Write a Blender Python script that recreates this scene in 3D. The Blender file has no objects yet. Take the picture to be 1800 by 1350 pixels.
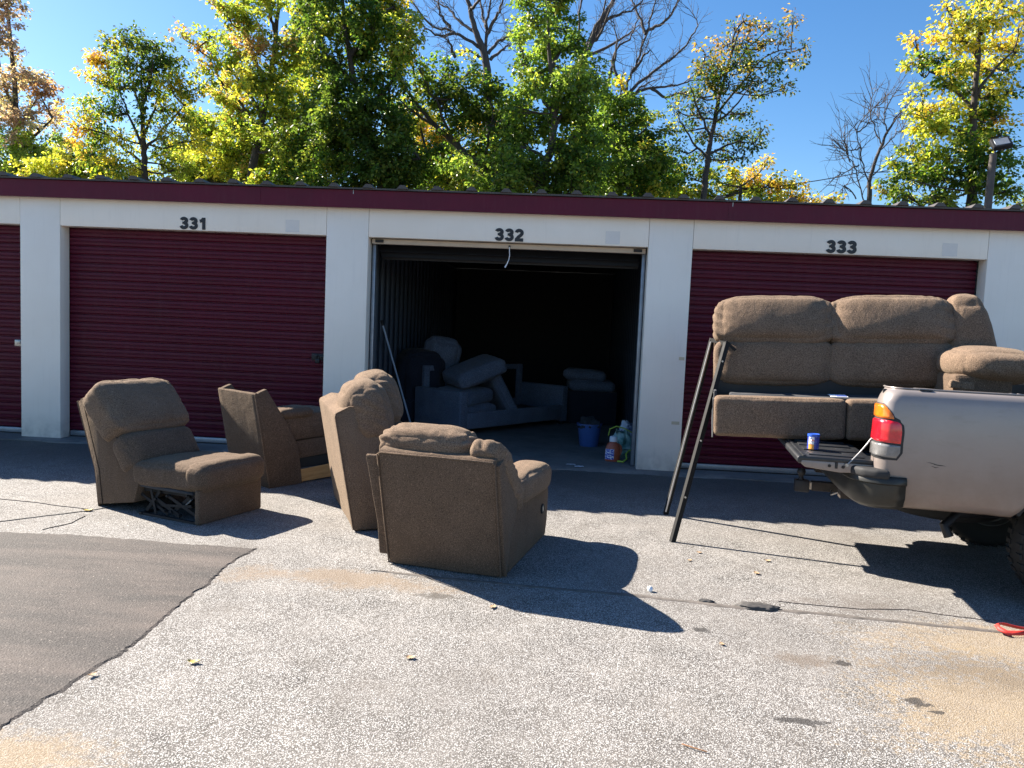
import bpy, bmesh, math, random
import numpy as np
from mathutils import Vector, Matrix, noise
random.seed(7)
RNG = np.random.default_rng(11)
scene = bpy.context.scene
COL = scene.collection

# ------------------------------------------------------------------ camera
cam_d = bpy.data.cameras.new('camera')
cam_d.sensor_width = 36.0
cam_d.lens = 36.0 * 1352.2 / 1800.0
cam_d.clip_start = 0.05
cam_d.clip_end = 2000.0
cam = bpy.data.objects.new('camera', cam_d)
COL.objects.link(cam)
PITCH, ROLL, YAW = 0.078, 0.0432, -0.060
fw = Vector((math.sin(YAW) * math.cos(PITCH), math.cos(YAW) * math.cos(PITCH), -math.sin(PITCH)))
rt0 = Vector((math.cos(YAW), -math.sin(YAW), 0))
up0 = rt0.cross(fw)
rt = rt0 * math.cos(ROLL) + up0 * math.sin(ROLL)
up = up0 * math.cos(ROLL) - rt0 * math.sin(ROLL)
cam.matrix_world = Matrix(((rt.x, up.x, -fw.x, 0.0), (rt.y, up.y, -fw.y, -8.4064), (rt.z, up.z, -fw.z, 1.5584), (0, 0, 0, 1)))
scene.camera = cam

# ------------------------------------------------------------------ sky, sun, exposure
SUN = Vector((-1.22, 0.62, 1.0)).normalized()          # direction towards the sun
SUN_EL = math.asin(SUN.z)
SUN_AZ = math.atan2(SUN.x, SUN.y)                       # from +Y towards +X
world = bpy.data.worlds.new('World')
scene.world = world
world.use_nodes = True
wn = world.node_tree
wn.nodes.clear()
w_out = wn.nodes.new('ShaderNodeOutputWorld')
w_bg = wn.nodes.new('ShaderNodeBackground')
w_sky = wn.nodes.new('ShaderNodeTexSky')
w_sky.sky_type = 'NISHITA'
w_sky.sun_disc = False
w_sky.sun_elevation = SUN_EL
w_sky.sun_rotation = SUN_AZ
w_sky.altitude = 100.0
w_sky.air_density = 1.0
w_sky.dust_density = 0.4
w_sky.ozone_density = 3.0
w_bg.inputs['Strength'].default_value = 0.057
w_hs = wn.nodes.new('ShaderNodeHueSaturation')
w_hs.inputs['Hue'].default_value = 0.502
w_hs.inputs['Saturation'].default_value = 1.25
wn.links.new(w_sky.outputs[0], w_hs.inputs['Color'])
wn.links.new(w_hs.outputs[0], w_bg.inputs['Color'])
wn.links.new(w_bg.outputs[0], w_out.inputs['Surface'])

sun_d = bpy.data.lights.new('sun', 'SUN')
sun_d.energy = 5.0
sun_d.angle = math.radians(0.5)
sun_d.color = (1.0, 0.915, 0.80)
sun = bpy.data.objects.new('sun', sun_d)
COL.objects.link(sun)
sun.rotation_euler = SUN.to_track_quat('Z', 'Y').to_euler()
sun.location = SUN * 30

scene.view_settings.view_transform = 'Standard'
scene.view_settings.look = 'None'
scene.view_settings.exposure = 1.78
scene.view_settings.gamma = 1.0
scene.view_settings.use_curve_mapping = False
scene.render.engine = 'CYCLES'
scene.cycles.max_bounces = 8
scene.cycles.diffuse_bounces = 4
scene.cycles.transparent_max_bounces = 8
scene.cycles.use_denoising = True

# ------------------------------------------------------------------ helpers
def link(o):
    COL.objects.link(o)
    return o

def tag(o, label=None, cat=None, group=None, kind=None):
    if label: o['label'] = label
    if cat: o['category'] = cat
    if group: o['group'] = group
    if kind: o['kind'] = kind
    return o

def empty(name, label, cat, loc=(0, 0, 0), rotz=0.0, group=None):
    o = bpy.data.objects.new(name, None)
    o.empty_display_size = 0.1
    o.location = loc
    o.rotation_euler = (0, 0, rotz)
    link(o)
    return tag(o, label, cat, group)

def obj(name, bm, m, parent=None, smooth=None):
    me = bpy.data.meshes.new(name)
    bmesh.ops.recalc_face_normals(bm, faces=bm.faces[:])
    bm.to_mesh(me)
    bm.free()
    for mm in (m if isinstance(m, (list, tuple)) else [m]):
        me.materials.append(mm)
    if smooth == 'all':
        me.polygons.foreach_set('use_smooth', [True] * len(me.polygons))
    elif smooth is not None:
        me.polygons.foreach_set('use_smooth', [True] * len(me.polygons))
        try:
            me.set_sharp_from_angle(angle=math.radians(smooth))
        except Exception:
            pass
    o = bpy.data.objects.new(name, me)
    link(o)
    if parent is not None:
        o.parent = parent
    return o

def share(name, src, parent, loc=(0, 0, 0), rot=None):
    o = bpy.data.objects.new(name, src.data)
    link(o)
    o.parent = parent
    o.location = loc
    if rot: o.rotation_euler = rot
    return o

def BM():
    return bmesh.new()

def add_box(bm, c, d, bev=0.0, seg=2, rot=None):
    r = bmesh.ops.create_cube(bm, size=1.0)
    vs = r['verts']
    for v in vs:
        v.co = Vector((v.co.x * d[0], v.co.y * d[1], v.co.z * d[2]))
    if bev > 0:
        es = list({e for v in vs for e in v.link_edges})
        rr = bmesh.ops.bevel(bm, geom=es, offset=bev, segments=seg, profile=0.5, affect='EDGES', clamp_overlap=True)
        vs = list({v for f in rr['faces'] for v in f.verts} | {v for v in vs if v.is_valid})
    M = Matrix.Translation(Vector(c))
    if rot is not None: M = M @ rot
    for v in vs: v.co = M @ v.co
    return vs

def box(c, d, bev=0.0, seg=2, rot=None):
    bm = BM(); add_box(bm, c, d, bev, seg, rot); return bm

def add_prism(bm, poly, a0, a1, axis='y', bev=0.0, seg=2, cuts=0):
    """poly in the two other axes (x,z for 'y'; y,z for 'x'; x,y for 'z'), extruded a0..a1"""
    def P(p, a):
        return {'y': (p[0], a, p[1]), 'x': (a, p[0], p[1]), 'z': (p[0], p[1], a)}[axis]
    n = len(poly)
    levels = [a0 + (a1 - a0) * i / (cuts + 1) for i in range(cuts + 2)]
    rings = [[bm.verts.new(P(p, a)) for p in poly] for a in levels]
    fs = [bm.faces.new(rings[0]), bm.faces.new(rings[-1][::-1])]
    for k in range(len(rings) - 1):
        for i in range(n):
            j = (i + 1) % n
            fs.append(bm.faces.new((rings[k][j], rings[k][i], rings[k + 1][i], rings[k + 1][j])))
    bmesh.ops.recalc_face_normals(bm, faces=fs)
    if bev > 0:
        es = [e for e in {e for f in fs for e in f.edges} if len(e.link_faces) == 2 and e.calc_face_angle(0) > 0.35]
        bmesh.ops.bevel(bm, geom=es, offset=bev, segments=seg, profile=0.5, affect='EDGES', clamp_overlap=True)

def prism(poly, a0, a1, axis='y', bev=0.0, seg=2, cuts=0):
    bm = BM(); add_prism(bm, poly, a0, a1, axis, bev, seg, cuts); return bm

def add_tube(bm, pts, r, n=8, cap=True):
    pts = [Vector(p) for p in pts]
    rs = r if isinstance(r, (list, tuple)) else [r] * len(pts)
    rings = []
    ref = None
    for i, p in enumerate(pts):
        d = (pts[min(i + 1, len(pts) - 1)] - pts[max(i - 1, 0)])
        if d.length < 1e-9: d = Vector((0, 0, 1))
        d.normalize()
        if ref is None or abs(ref.dot(d)) > 0.98:
            ref = Vector((0, 0, 1)) if abs(d.z) < 0.9 else Vector((1, 0, 0))
        a = (ref - d * ref.dot(d)).normalized()
        b = d.cross(a)
        ref = a
        rings.append([bm.verts.new(p + (a * math.cos(2 * math.pi * k / n) + b * math.sin(2 * math.pi * k / n)) * rs[i]) for k in range(n)])
    for i in range(len(rings) - 1):
        for k in range(n):
            j = (k + 1) % n
            bm.faces.new((rings[i][k], rings[i][j], rings[i + 1][j], rings[i + 1][k]))
    if cap:
        bm.faces.new(rings[0][::-1]); bm.faces.new(rings[-1])

def tube(pts, r, n=8):
    bm = BM(); add_tube(bm, pts, r, n); return bm

def add_lathe(bm, prof, n=24, M=None):
    """prof: (r,z) list turned about z"""
    M = M or Matrix()
    rings = []
    for r, z in prof:
        if r < 1e-6:
            rings.append([bm.verts.new(M @ Vector((0, 0, z)))])
        else:
            rings.append([bm.verts.new(M @ Vector((r * math.cos(2 * math.pi * k / n), r * math.sin(2 * math.pi * k / n), z))) for k in range(n)])
    for a, b in zip(rings[:-1], rings[1:]):
        for k in range(n):
            j = (k + 1) % n
            if len(a) == 1 and len(b) == 1: continue
            if len(a) == 1: bm.faces.new((a[0], b[j], b[k]))
            elif len(b) == 1: bm.faces.new((a[k], a[j], b[0]))
            else: bm.faces.new((a[k], a[j], b[j], b[k]))

def lathe(prof, n=24, M=None):
    bm = BM(); add_lathe(bm, prof, n, M); return bm

def RX(a): return Matrix.Rotation(a, 4, 'X')
def RY(a): return Matrix.Rotation(a, 4, 'Y')
def RZ(a): return Matrix.Rotation(a, 4, 'Z')
def TR(*p): return Matrix.Translation(Vector(p))

def fbm(p, sc, seed=0.0, oct=3):
    return noise.fractal(Vector((p[0] * sc + seed, p[1] * sc - seed * 1.7, p[2] * sc + seed * 0.6)), 1.0, 2.0, oct)

def rough_up(bm, amp, sc, seed=0.0, sub=0):
    """small unevenness so cloth and tired panels are not flat"""
    if sub:
        bmesh.ops.subdivide_edges(bm, edges=bm.edges[:], cuts=sub, use_grid_fill=True)
    bm.normal_update()
    for v in bm.verts:
        v.co += v.normal * amp * fbm(v.co, sc, seed)
    return bm

def cushion(d, M=None, n=16, r=0.06, bulge=(0.02, 0.02, 0.02), wr=0.006, wsc=7.0, seed=0.0, pinch=0.0, shape=None, ends=0.0, sup=0.0):
    """stuffed block d=(x,y,z): rounded edges, bulged faces, wrinkles; ends>0 adds gathers near the +-y ends"""
    bm = BM()
    bmesh.ops.create_cube(bm, size=2.0)
    bmesh.ops.subdivide_edges(bm, edges=bm.edges[:], cuts=n, use_grid_fill=True)
    hd = Vector((d[0] / 2, d[1] / 2, d[2] / 2))
    r = min(r, min(hd))
    for v in bm.verts:
        c = v.co.copy()
        u = [max(-1, min(1, x)) for x in c]
        # ease the grid towards the edges
        e = [math.sin(x * math.pi / 2) * 0.55 + x * 0.45 for x in u]
        p = Vector((e[0] * hd.x, e[1] * hd.y, e[2] * hd.z))
        inner = Vector([max(-(h - r), min(h - r, q)) for q, h in zip(p, hd)])
        o = p - inner
        if o.length > 1e-9:
            p = inner + o.normalized() * r
        if sup:
            nrm = sum(abs(x) ** sup for x in e) ** (1.0 / sup)
            mx = max(abs(x) for x in e)
            p = Vector((e[0] * hd.x, e[1] * hd.y, e[2] * hd.z)) * (mx / nrm if nrm > 1e-9 else 0)
            p = Vector((e[0] / nrm * hd.x, e[1] / nrm * hd.y, e[2] / nrm * hd.z)) * 1.03
        for ax in range(3):
            a, b = (ax + 1) % 3, (ax + 2) % 3
            w = (1 - u[a] ** 2) * (1 - u[b] ** 2)
            p[ax] += bulge[ax] * w * u[ax] * abs(u[ax])
        if pinch:
            k = 1 - pinch * (abs(u[0] * u[1] * u[2]) ** 2)
            p = p * k
        v.co = p
    bm.normal_update()
    for v in bm.verts:
        p = v.co
        q = Vector((p.x * 0.8, p.y * 1.2, p.z * 0.8))
        a = fbm(q, wsc * 0.6, seed, 2) * wr * 0.8
        a += fbm(Vector((p.x, p.y * 2.2, p.z * 0.7)), wsc * 2.2, seed + 5, 2) * wr * 0.28
        if ends:
            t = max(0.0, abs(p.y) / hd.y - 0.6) / 0.4
            a += ends * t * math.sin((p.x * 2.3 + p.z * 2.9) * 26 + 5 * fbm(p, 3, seed)) * 0.6
        # sharpened creases
        cr = abs(fbm(Vector((p.x * 0.7, p.y * 2.6, p.z * 0.8)), wsc * 0.55, seed + 9))
        edge = max(abs(c_) / h_ for c_, h_ in zip(p, hd)) if False else min(1.0, (abs(p.y) / hd.y) ** 3 + (abs(p.z) / hd.z) ** 3)
        a -= wr * 1.1 * max(0.0, 0.16 - cr) * 5 * (0.25 + 0.75 * edge)
        v.co = p + v.normal * a
    if shape:
        for v in bm.verts: v.co = Vector(shape(v.co))
    if M is not None:
        for v in bm.verts: v.co = M @ v.co
    return bm

def merge(*bms):
    out = BM()
    for b in bms:
        me = bpy.data.meshes.new('tmp'); b.to_mesh(me); b.free()
        out.from_mesh(me); bpy.data.meshes.remove(me)
    return out

# ------------------------------------------------------------------ materials
class N:
    """short node-graph writer"""
    def __init__(s, name):
        s.m = bpy.data.materials.new(name); s.m.use_nodes = True
        s.t = s.m.node_tree; s.t.nodes.clear()
        s.out = s.t.nodes.new('ShaderNodeOutputMaterial')
    def node(s, typ, ins=None, **kw):
        n = s.t.nodes.new(typ)
        for k, v in kw.items(): setattr(n, k, v)
        for k, v in (ins or {}).items(): s.put(n.inputs[k], v)
        return n
    def put(s, sock, v):
        if isinstance(v, bpy.types.NodeSocket): s.t.links.new(v, sock)
        elif hasattr(v, 'outputs'): s.t.links.new(v.outputs[0], sock)
        else:
            if isinstance(v, (tuple, list)) and len(v) == 3 and sock.type == 'RGBA': v = (*v, 1.0)
            sock.default_value = v
    def coord(s, kind='Object', scale=None):
        c = s.node('ShaderNodeTexCoord').outputs[kind]
        if scale is not None:
            c = s.node('ShaderNodeMapping', {'Vector': c, 'Scale': scale}).outputs[0]
        return c
    def noise(s, vec, scale, detail=4, rough=0.55, dist=0.0):
        return s.node('ShaderNodeTexNoise', {'Vector': vec, 'Scale': scale, 'Detail': detail, 'Roughness': rough, 'Distortion': dist}).outputs['Fac']
    def voro(s, vec, scale, feature='F1', out='Distance', rand=1.0):
        n = s.node('ShaderNodeTexVoronoi', feature=feature)
        s.put(n.inputs['Vector'], vec); s.put(n.inputs['Scale'], scale); s.put(n.inputs['Randomness'], rand)
        return n.outputs[out]
    def ramp(s, fac, stops, interp='LINEAR'):
        n = s.node('ShaderNodeValToRGB'); n.color_ramp.interpolation = interp
        cr = n.color_ramp
        while len(cr.elements) < len(stops): cr.elements.new(0.5)
        for e, (p, c) in zip(cr.elements, stops):
            e.position = p
            e.color = (c, c, c, 1) if isinstance(c, (int, float)) else (*c, 1)
        s.put(n.inputs['Fac'], fac)
        return n.outputs['Color']
    def mix(s, a, b, fac, mode='MIX'):
        n = s.node('ShaderNodeMix', data_type='RGBA', blend_type=mode)
        s.put(n.inputs['Factor'], fac); s.put(n.inputs['A'] if False else n.inputs[6], a); s.put(n.inputs[7], b)
        return n.outputs[2]
    def math(s, op, a, b=None, c=None, clamp=False):
        n = s.node('ShaderNodeMath', operation=op, use_clamp=clamp)
        s.put(n.inputs[0], a)
        if b is not None: s.put(n.inputs[1], b)
        if c is not None: s.put(n.inputs[2], c)
        return n.outputs[0]
    def bump(s, h, strength=0.3, dist=0.01, normal=None):
        n = s.node('ShaderNodeBump', {'Height': h, 'Strength': strength, 'Distance': dist})
        if normal is not None: s.put(n.inputs['Normal'], normal)
        return n.outputs[0]
    def bsdf(s, col, rough=0.6, metal=0.0, normal=None, **ins):
        n = s.node('ShaderNodeBsdfPrincipled')
        s.put(n.inputs['Base Color'], col); s.put(n.inputs['Roughness'], rough); s.put(n.inputs['Metallic'], metal)
        if normal is not None: s.put(n.inputs['Normal'], normal)
        for k, v in ins.items(): s.put(n.inputs[k.replace('_', ' ')], v)
        s.t.links.new(n.outputs[0], s.out.inputs['Surface'])
        return s.m

def simple(name, col, rough=0.5, metal=0.0, var=0.12, vsc=6.0, bump=0.0, bsc=60.0, **kw):
    g = N(name); c = g.coord('Object')
    f = g.noise(c, vsc, 5, 0.6)
    lo = tuple(x * (1 - var) for x in col); hi = tuple(min(1, x * (1 + var)) for x in col)
    cc = g.ramp(f, [(0.25, lo), (0.75, hi)])
    rr = g.math('MULTIPLY_ADD', g.noise(c, vsc * 2.3, 3), 0.16, rough - 0.08, clamp=True)
    nb = g.bump(g.noise(c, bsc, 3), bump, 0.004) if bump else None
    return g.bsdf(cc, rr, metal, nb, **kw)

def fabric(name, col, scale=1.0):
    g = N(name); c = g.coord('Object')
    big = g.noise(c, 5.0, 4)
    w1 = g.noise(c, 190.0 * scale, 2, 0.7)
    w2 = g.voro(c, 160.0 * scale)
    base = g.ramp(big, [(0.3, tuple(x * 0.86 for x in col)), (0.7, tuple(x * 1.12 for x in col))])
    cc = g.mix(base, tuple(x * 0.28 for x in col), g.ramp(w1, [(0.36, 0.9), (0.60, 0.0)]))
    cc = g.mix(cc, tuple(min(1, x * 2.4) for x in col), g.ramp(g.noise(c, 120 * scale, 2, 0.6), [(0.60, 0.0), (0.76, 0.55)]))
    h = g.math('ADD', g.math('MULTIPLY', w2, 0.6), g.math('MULTIPLY', w1, 0.5))
    folds = g.bump(g.noise(g.coord('Object', (1.4, 0.8, 1.0)), 11.0, 3, 0.5, 0.4), 0.36, 0.02)
    return g.bsdf(cc, 0.95, 0.0, g.bump(h, 0.55, 0.005, folds), Sheen_Weight=0.12, Sheen_Roughness=0.45, Sheen_Tint=(1.0, 0.82, 0.6, 1.0), Specular_IOR_Level=0.15)

M = {}
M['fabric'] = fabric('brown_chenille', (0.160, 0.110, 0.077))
M['fabric_lit'] = fabric('brown_chenille_lit', (0.222, 0.154, 0.107))  # same brown chenille, lightened in colour for parts the sun catches
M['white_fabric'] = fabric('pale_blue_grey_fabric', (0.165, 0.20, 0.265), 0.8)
M['dark_cloth'] = fabric('dark_navy_cloth', (0.030, 0.035, 0.05))
M['wood'] = None
def mk_wood():
    g = N('raw_pine'); c = g.coord('Object', (1.0, 1.0, 9.0))
    f = g.noise(c, 4.0, 6, 0.6, 1.2)
    cc = g.ramp(f, [(0.3, (0.42, 0.21, 0.07)), (0.55, (0.58, 0.33, 0.12)), (0.8, (0.48, 0.25, 0.085))])
    return g.bsdf(cc, 0.7, 0.0, g.bump(f, 0.2, 0.003))
M['wood'] = mk_wood()

def mk_white():
    g = N('white_painted_steel'); c = g.coord('Object')
    st = g.noise(g.coord('Object', (7.0, 7.0, 0.6)), 3.0, 5, 0.65)
    bl = g.noise(c, 1.3, 4, 0.6)
    cc = g.ramp(bl, [(0.3, (0.86, 0.785, 0.685)), (0.75, (0.92, 0.855, 0.765))])
    cc = g.mix(cc, (0.52, 0.47, 0.42), g.math('MULTIPLY', g.ramp(st, [(0.55, 0.0), (0.85, 1.0)]), 0.22))
    z = g.node('ShaderNodeSeparateXYZ', {'Vector': g.node('ShaderNodeNewGeometry').outputs['Position']}).outputs['Z']
    splash = g.math('MULTIPLY', g.math('SUBTRACT', 0.32, z, clamp=True), g.ramp(g.noise(c, 9, 4), [(0.35, 0.4), (0.7, 2.0)]), clamp=True)
    cc = g.mix(cc, (0.30, 0.27, 0.24), splash)
    return g.bsdf(cc, 0.45, 0.0, g.bump(g.noise(c, 3.0, 2), 0.06, 0.02))
M['white'] = mk_white()

def mk_maroon(name, col):
    g = N(name); c = g.coord('Object')
    pos = g.node('ShaderNodeNewGeometry').outputs['Position']
    a = g.noise(pos, 1.7, 5, 0.65)
    cc = g.ramp(a, [(0.3, tuple(x * 0.85 for x in col)), (0.75, tuple(x * 1.15 for x in col))])
    dust = g.ramp(g.noise(g.node('ShaderNodeMapping', {'Vector': pos, 'Scale': (5, 5, 0.7)}).outputs[0], 4.0, 5, 0.7), [(0.5, 0.0), (0.85, 0.22)])
    cc = g.mix(cc, (0.15, 0.07, 0.08), dust)
    return g.bsdf(cc, g.ramp(a, [(0.2, 0.32), (0.8, 0.48)]), 0.0, g.bump(g.noise(pos, 2.2, 2), 0.16, 0.03), Specular_IOR_Level=0.22)
M['maroon'] = mk_maroon('maroon_painted_steel', (0.088, 0.006, 0.021))
M['fascia'] = mk_maroon('maroon_fascia_paint', (0.098, 0.006, 0.024))
M['black'] = simple('flat_black', (0.012, 0.012, 0.014), 0.5)
M['numeral'] = simple('black_vinyl_numeral', (0.010, 0.011, 0.016), 0.45, var=0.2)
M['rubber'] = simple('black_rubber', (0.020, 0.020, 0.021), 0.75, bump=0.2)
M['galv'] = simple('galvanised_steel', (0.30, 0.33, 0.37), 0.45, 0.7, 0.2, 9.0, 0.08, 30)
M['dark_metal'] = simple('dark_steel', (0.022, 0.022, 0.025), 0.5, 0.4, 0.3)
M['steel'] = simple('zinc_steel', (0.40, 0.39, 0.38), 0.35, 0.9, 0.2, 20)
M['roof'] = simple('weathered_brown_roof', (0.075, 0.065, 0.060), 0.5, 0.2, 0.3, 4.0, 0.1)
M['beige'] = simple('beige_enamel', (0.52, 0.42, 0.32), 0.5, 0.0, 0.12)
M['tape'] = simple('masking_tape', (0.62, 0.52, 0.36), 0.8, 0.0, 0.1)
M['label_grey'] = simple('faded_label', (0.74, 0.70, 0.65), 0.6, 0.0, 0.05)
M['paper'] = simple('white_paper', (0.80, 0.81, 0.84), 0.8, 0.0, 0.06)
M['paper_blue'] = simple('blue_print', (0.10, 0.16, 0.50), 0.8, 0.0, 0.1)
M['dust_cover'] = simple('grey_dust_cover', (0.035, 0.037, 0.042), 0.9, 0.0, 0.35, 12.0, 0.4, 40)
M['seam'] = simple('dark_seam', (0.030, 0.020, 0.013), 0.95)

# ------------------------------------------------------------------ ground
def mk_asphalt():
    g = N('worn_exposed_asphalt')
    pos = g.node('ShaderNodeNewGeometry').outputs['Position']
    sep = g.node('ShaderNodeSeparateXYZ', {'Vector': pos})
    x, y = sep.outputs['X'], sep.outputs['Y']
    vn = g.node('ShaderNodeTexVoronoi', feature='F1'); g.put(vn.inputs['Vector'], pos); g.put(vn.inputs['Scale'], 165.0)
    rnd = g.node('ShaderNodeSeparateColor', {'Color': vn.outputs['Color']}).outputs[0]
    dist = vn.outputs['Distance']
    stone = g.ramp(rnd, [(0.0, (0.22, 0.211, 0.20)), (0.3, (0.46, 0.445, 0.425)), (0.7, (0.57, 0.555, 0.535)), (1.0, (0.66, 0.65, 0.63))])
    gap = g.ramp(g.math('ADD', dist, g.math('MULTIPLY', g.noise(pos, 120, 2), 0.3)), [(0.40, 0.0), (0.72, 1.0)])
    big = g.noise(pos, 0.55, 5, 0.6)
    mid = g.noise(pos, 3.5, 5, 0.65)
    bind = g.ramp(mid, [(0.3, (0.055, 0.050, 0.045)), (0.7, (0.17, 0.155, 0.14))])
    cc = g.mix(stone, bind, gap)
    cc = g.mix(cc, (0.085, 0.075, 0.067), g.ramp(g.noise(pos, 38, 5, 0.75), [(0.52, 0.0), (0.70, 0.8)]))
    # broad tonal wear
    cc = g.mix(cc, (0.17, 0.155, 0.14), g.math('MULTIPLY', g.ramp(big, [(0.42, 0.0), (0.72, 1.0)]), 0.6))
    cc = g.mix(cc, (0.10, 0.085, 0.07), g.math('MULTIPLY', g.ramp(g.noise(pos, 1.6, 5, 0.7), [(0.56, 0.0), (0.78, 1.0)]), 0.6))
    wob = g.math('ADD', g.math('MULTIPLY', g.math('SUBTRACT', g.noise(pos, 2.2, 6, 0.75), 0.5), 1.0), g.math('MULTIPLY', g.math('SUBTRACT', g.noise(pos, 24, 5, 0.85), 0.5), 2.4))
    def warp(base, off, amp, sc):
        v = g.node('ShaderNodeMapping', {'Vector': pos, 'Location': (off, off * 0.7, 0.0)}).outputs[0]
        return g.math('ADD', base, g.math('MULTIPLY', g.math('SUBTRACT', g.noise(v, sc, 3, 0.6), 0.5), amp))
    xs_, ys_ = warp(x, 3.1, 0.16, 13.0), warp(y, 9.7, 0.12, 13.0)
    xb_, yb_ = warp(x, 5.3, 0.9, 2.4), warp(y, 1.9, 0.55, 2.4)
    def blob(cx, cy, rx, ry, soft=0.35, wa=1.0):
        big_ = rx > 0.3
        dx = g.math('DIVIDE', g.math('SUBTRACT', xb_ if big_ else xs_, cx), rx)
        dy = g.math('DIVIDE', g.math('SUBTRACT', yb_ if big_ else ys_, cy), ry)
        d = g.math('SQRT', g.math('ADD', g.math('MULTIPLY', dx, dx), g.math('MULTIPLY', dy, dy)))
        d = g.math('ADD', d, g.math('MULTIPLY', wob, wa))
        return g.ramp(d, [(max(0.0, 1 - soft), 1.0), (1.0, 0.0)])
    def smear(cc, col, mask, k):
        return g.mix(cc, col, g.math('MULTIPLY', mask, k))
    # sandy film by the truck
    film = g.noise(pos, 5.0, 6, 0.7)
    sand = g.mix((0.38, 0.285, 0.16), (0.19, 0.14, 0.095), film)
    cc = smear(cc, sand, blob(2.25, -5.15, 0.92, 0.62, 0.3, 1.3), 0.62)
    cc = smear(cc, sand, blob(2.6, -4.35, 1.0, 0.33, 0.5, 1.2), 0.55)
    cc = smear(cc, (0.13, 0.10, 0.07), blob(2.1, -4.75, 0.6, 0.22, 0.7, 1.6), 0.6)
    cc = smear(cc, (0.13, 0.10, 0.075), blob(1.25, -4.72, 0.22, 0.10, 0.5, 0.8), 0.6)
    cc = smear(cc, (0.12, 0.10, 0.085), blob(1.75, -3.85, 0.35, 0.12, 0.6, 1.2), 0.5)
    # brown wash running along the old joint
    cc = smear(cc, (0.22, 0.165, 0.115), blob(-1.25, -4.0, 0.95, 0.17, 0.6, 1.0), 0.7)
    cc = smear(cc, (0.08, 0.07, 0.06), blob(-0.62, -4.18, 0.16, 0.05, 0.5, 0.8), 0.8)
    cc = smear(cc, (0.30, 0.22, 0.13), blob(-1.95, -6.0, 0.5, 0.25, 0.6, 1.0), 0.6)
    cc = smear(cc, (0.06, 0.055, 0.05), blob(-0.95, -6.05, 0.16, 0.07, 0.6, 1.2), 0.6)
    # oil spots
    for cx, cy, rx, ry in ((1.62, -5.08, 0.055, 0.045), (1.66, -5.16, 0.03, 0.02), (0.82, -4.42, 0.045, 0.03), (1.05, -5.32, 0.13, 0.035), (1.42, -4.72, 0.05, 0.03)):
        cc = smear(cc, (0.035, 0.032, 0.030), blob(cx, cy, rx, ry, 0.35, 0.9), 0.85)
    # the building's shade is deepened in the asphalt colour along the facade
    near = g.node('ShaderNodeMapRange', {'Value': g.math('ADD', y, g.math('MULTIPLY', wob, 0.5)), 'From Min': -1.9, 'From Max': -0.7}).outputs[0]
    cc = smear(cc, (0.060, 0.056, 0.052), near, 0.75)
    hs = g.math('MULTIPLY', g.math('SUBTRACT', 1.0, dist, clamp=True), 0.7)
    h = g.math('ADD', hs, g.math('MULTIPLY', g.noise(pos, 20, 4), 0.5))
    nb = g.bump(h, 0.55, 0.007, g.bump(g.noise(pos, 1.1, 3), 0.25, 0.06))
    return g.bsdf(cc, 0.85, 0.0, nb, Specular_IOR_Level=0.35)

def mk_patch():
    g = N('fresh_asphalt_patch')
    pos = g.node('ShaderNodeNewGeometry').outputs['Position']
    v = g.voro(pos, 110)
    a = g.noise(pos, 70, 4, 0.7)
    cc = g.ramp(a, [(0.28, (0.016, 0.014, 0.0135)), (0.55, (0.052, 0.045, 0.042)), (0.8, (0.11, 0.095, 0.089))])
    wav = g.noise(g.node('ShaderNodeMapping', {'Vector': pos, 'Scale': (0.5, 2.2, 1)}).outputs[0], 1.4, 5, 0.6)
    cc = g.mix(cc, (0.135, 0.108, 0.094), g.math('MULTIPLY', g.ramp(wav, [(0.40, 0.0), (0.70, 1.0)]), 0.85))
    cc = g.mix(cc, (0.045, 0.042, 0.04), g.math('MULTIPLY', g.ramp(g.noise(pos, 1.9, 5, 0.7), [(0.46, 0.0), (0.72, 1.0)]), 0.65))
    cc = g.mix(cc, (0.34, 0.30, 0.26), g.ramp(g.noise(pos, 95, 2, 0.6), [(0.64, 0.0), (0.74, 0.7)]))
    h = g.math('ADD', g.math('MULTIPLY', v, 0.6), a)
    return g.bsdf(cc, 0.8, 0.0, g.bump(h, 0.6, 0.006), Specular_IOR_Level=0.35)

def mk_concrete():
    g = N('stained_concrete')
    pos = g.node('ShaderNodeNewGeometry').outputs['Position']
    a = g.noise(pos, 2.0, 6, 0.65)
    cc = g.ramp(a, [(0.3, (0.11, 0.104, 0.098)), (0.7, (0.20, 0.19, 0.18))])
    cc = g.mix(cc, (0.06, 0.055, 0.05), g.ramp(g.noise(pos, 14, 5, 0.7), [(0.5, 0.0), (0.8, 0.6)]))
    return g.bsdf(cc, 0.8, 0.0, g.bump(g.noise(pos, 40, 5), 0.4, 0.006))
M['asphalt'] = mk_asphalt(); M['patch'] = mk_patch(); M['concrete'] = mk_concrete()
M['tar'] = simple('crack_sealer', (0.060, 0.056, 0.053), 0.75, 0.0, 0.4, 25.0, 0.5, 50)

bm = BM()
S = 700
bmesh.ops.create_grid(bm, x_segments=2, y_segments=2, size=S)
g_ = obj('asphalt_ground', bm, M['asphalt']); tag(g_, kind='structure')

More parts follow.
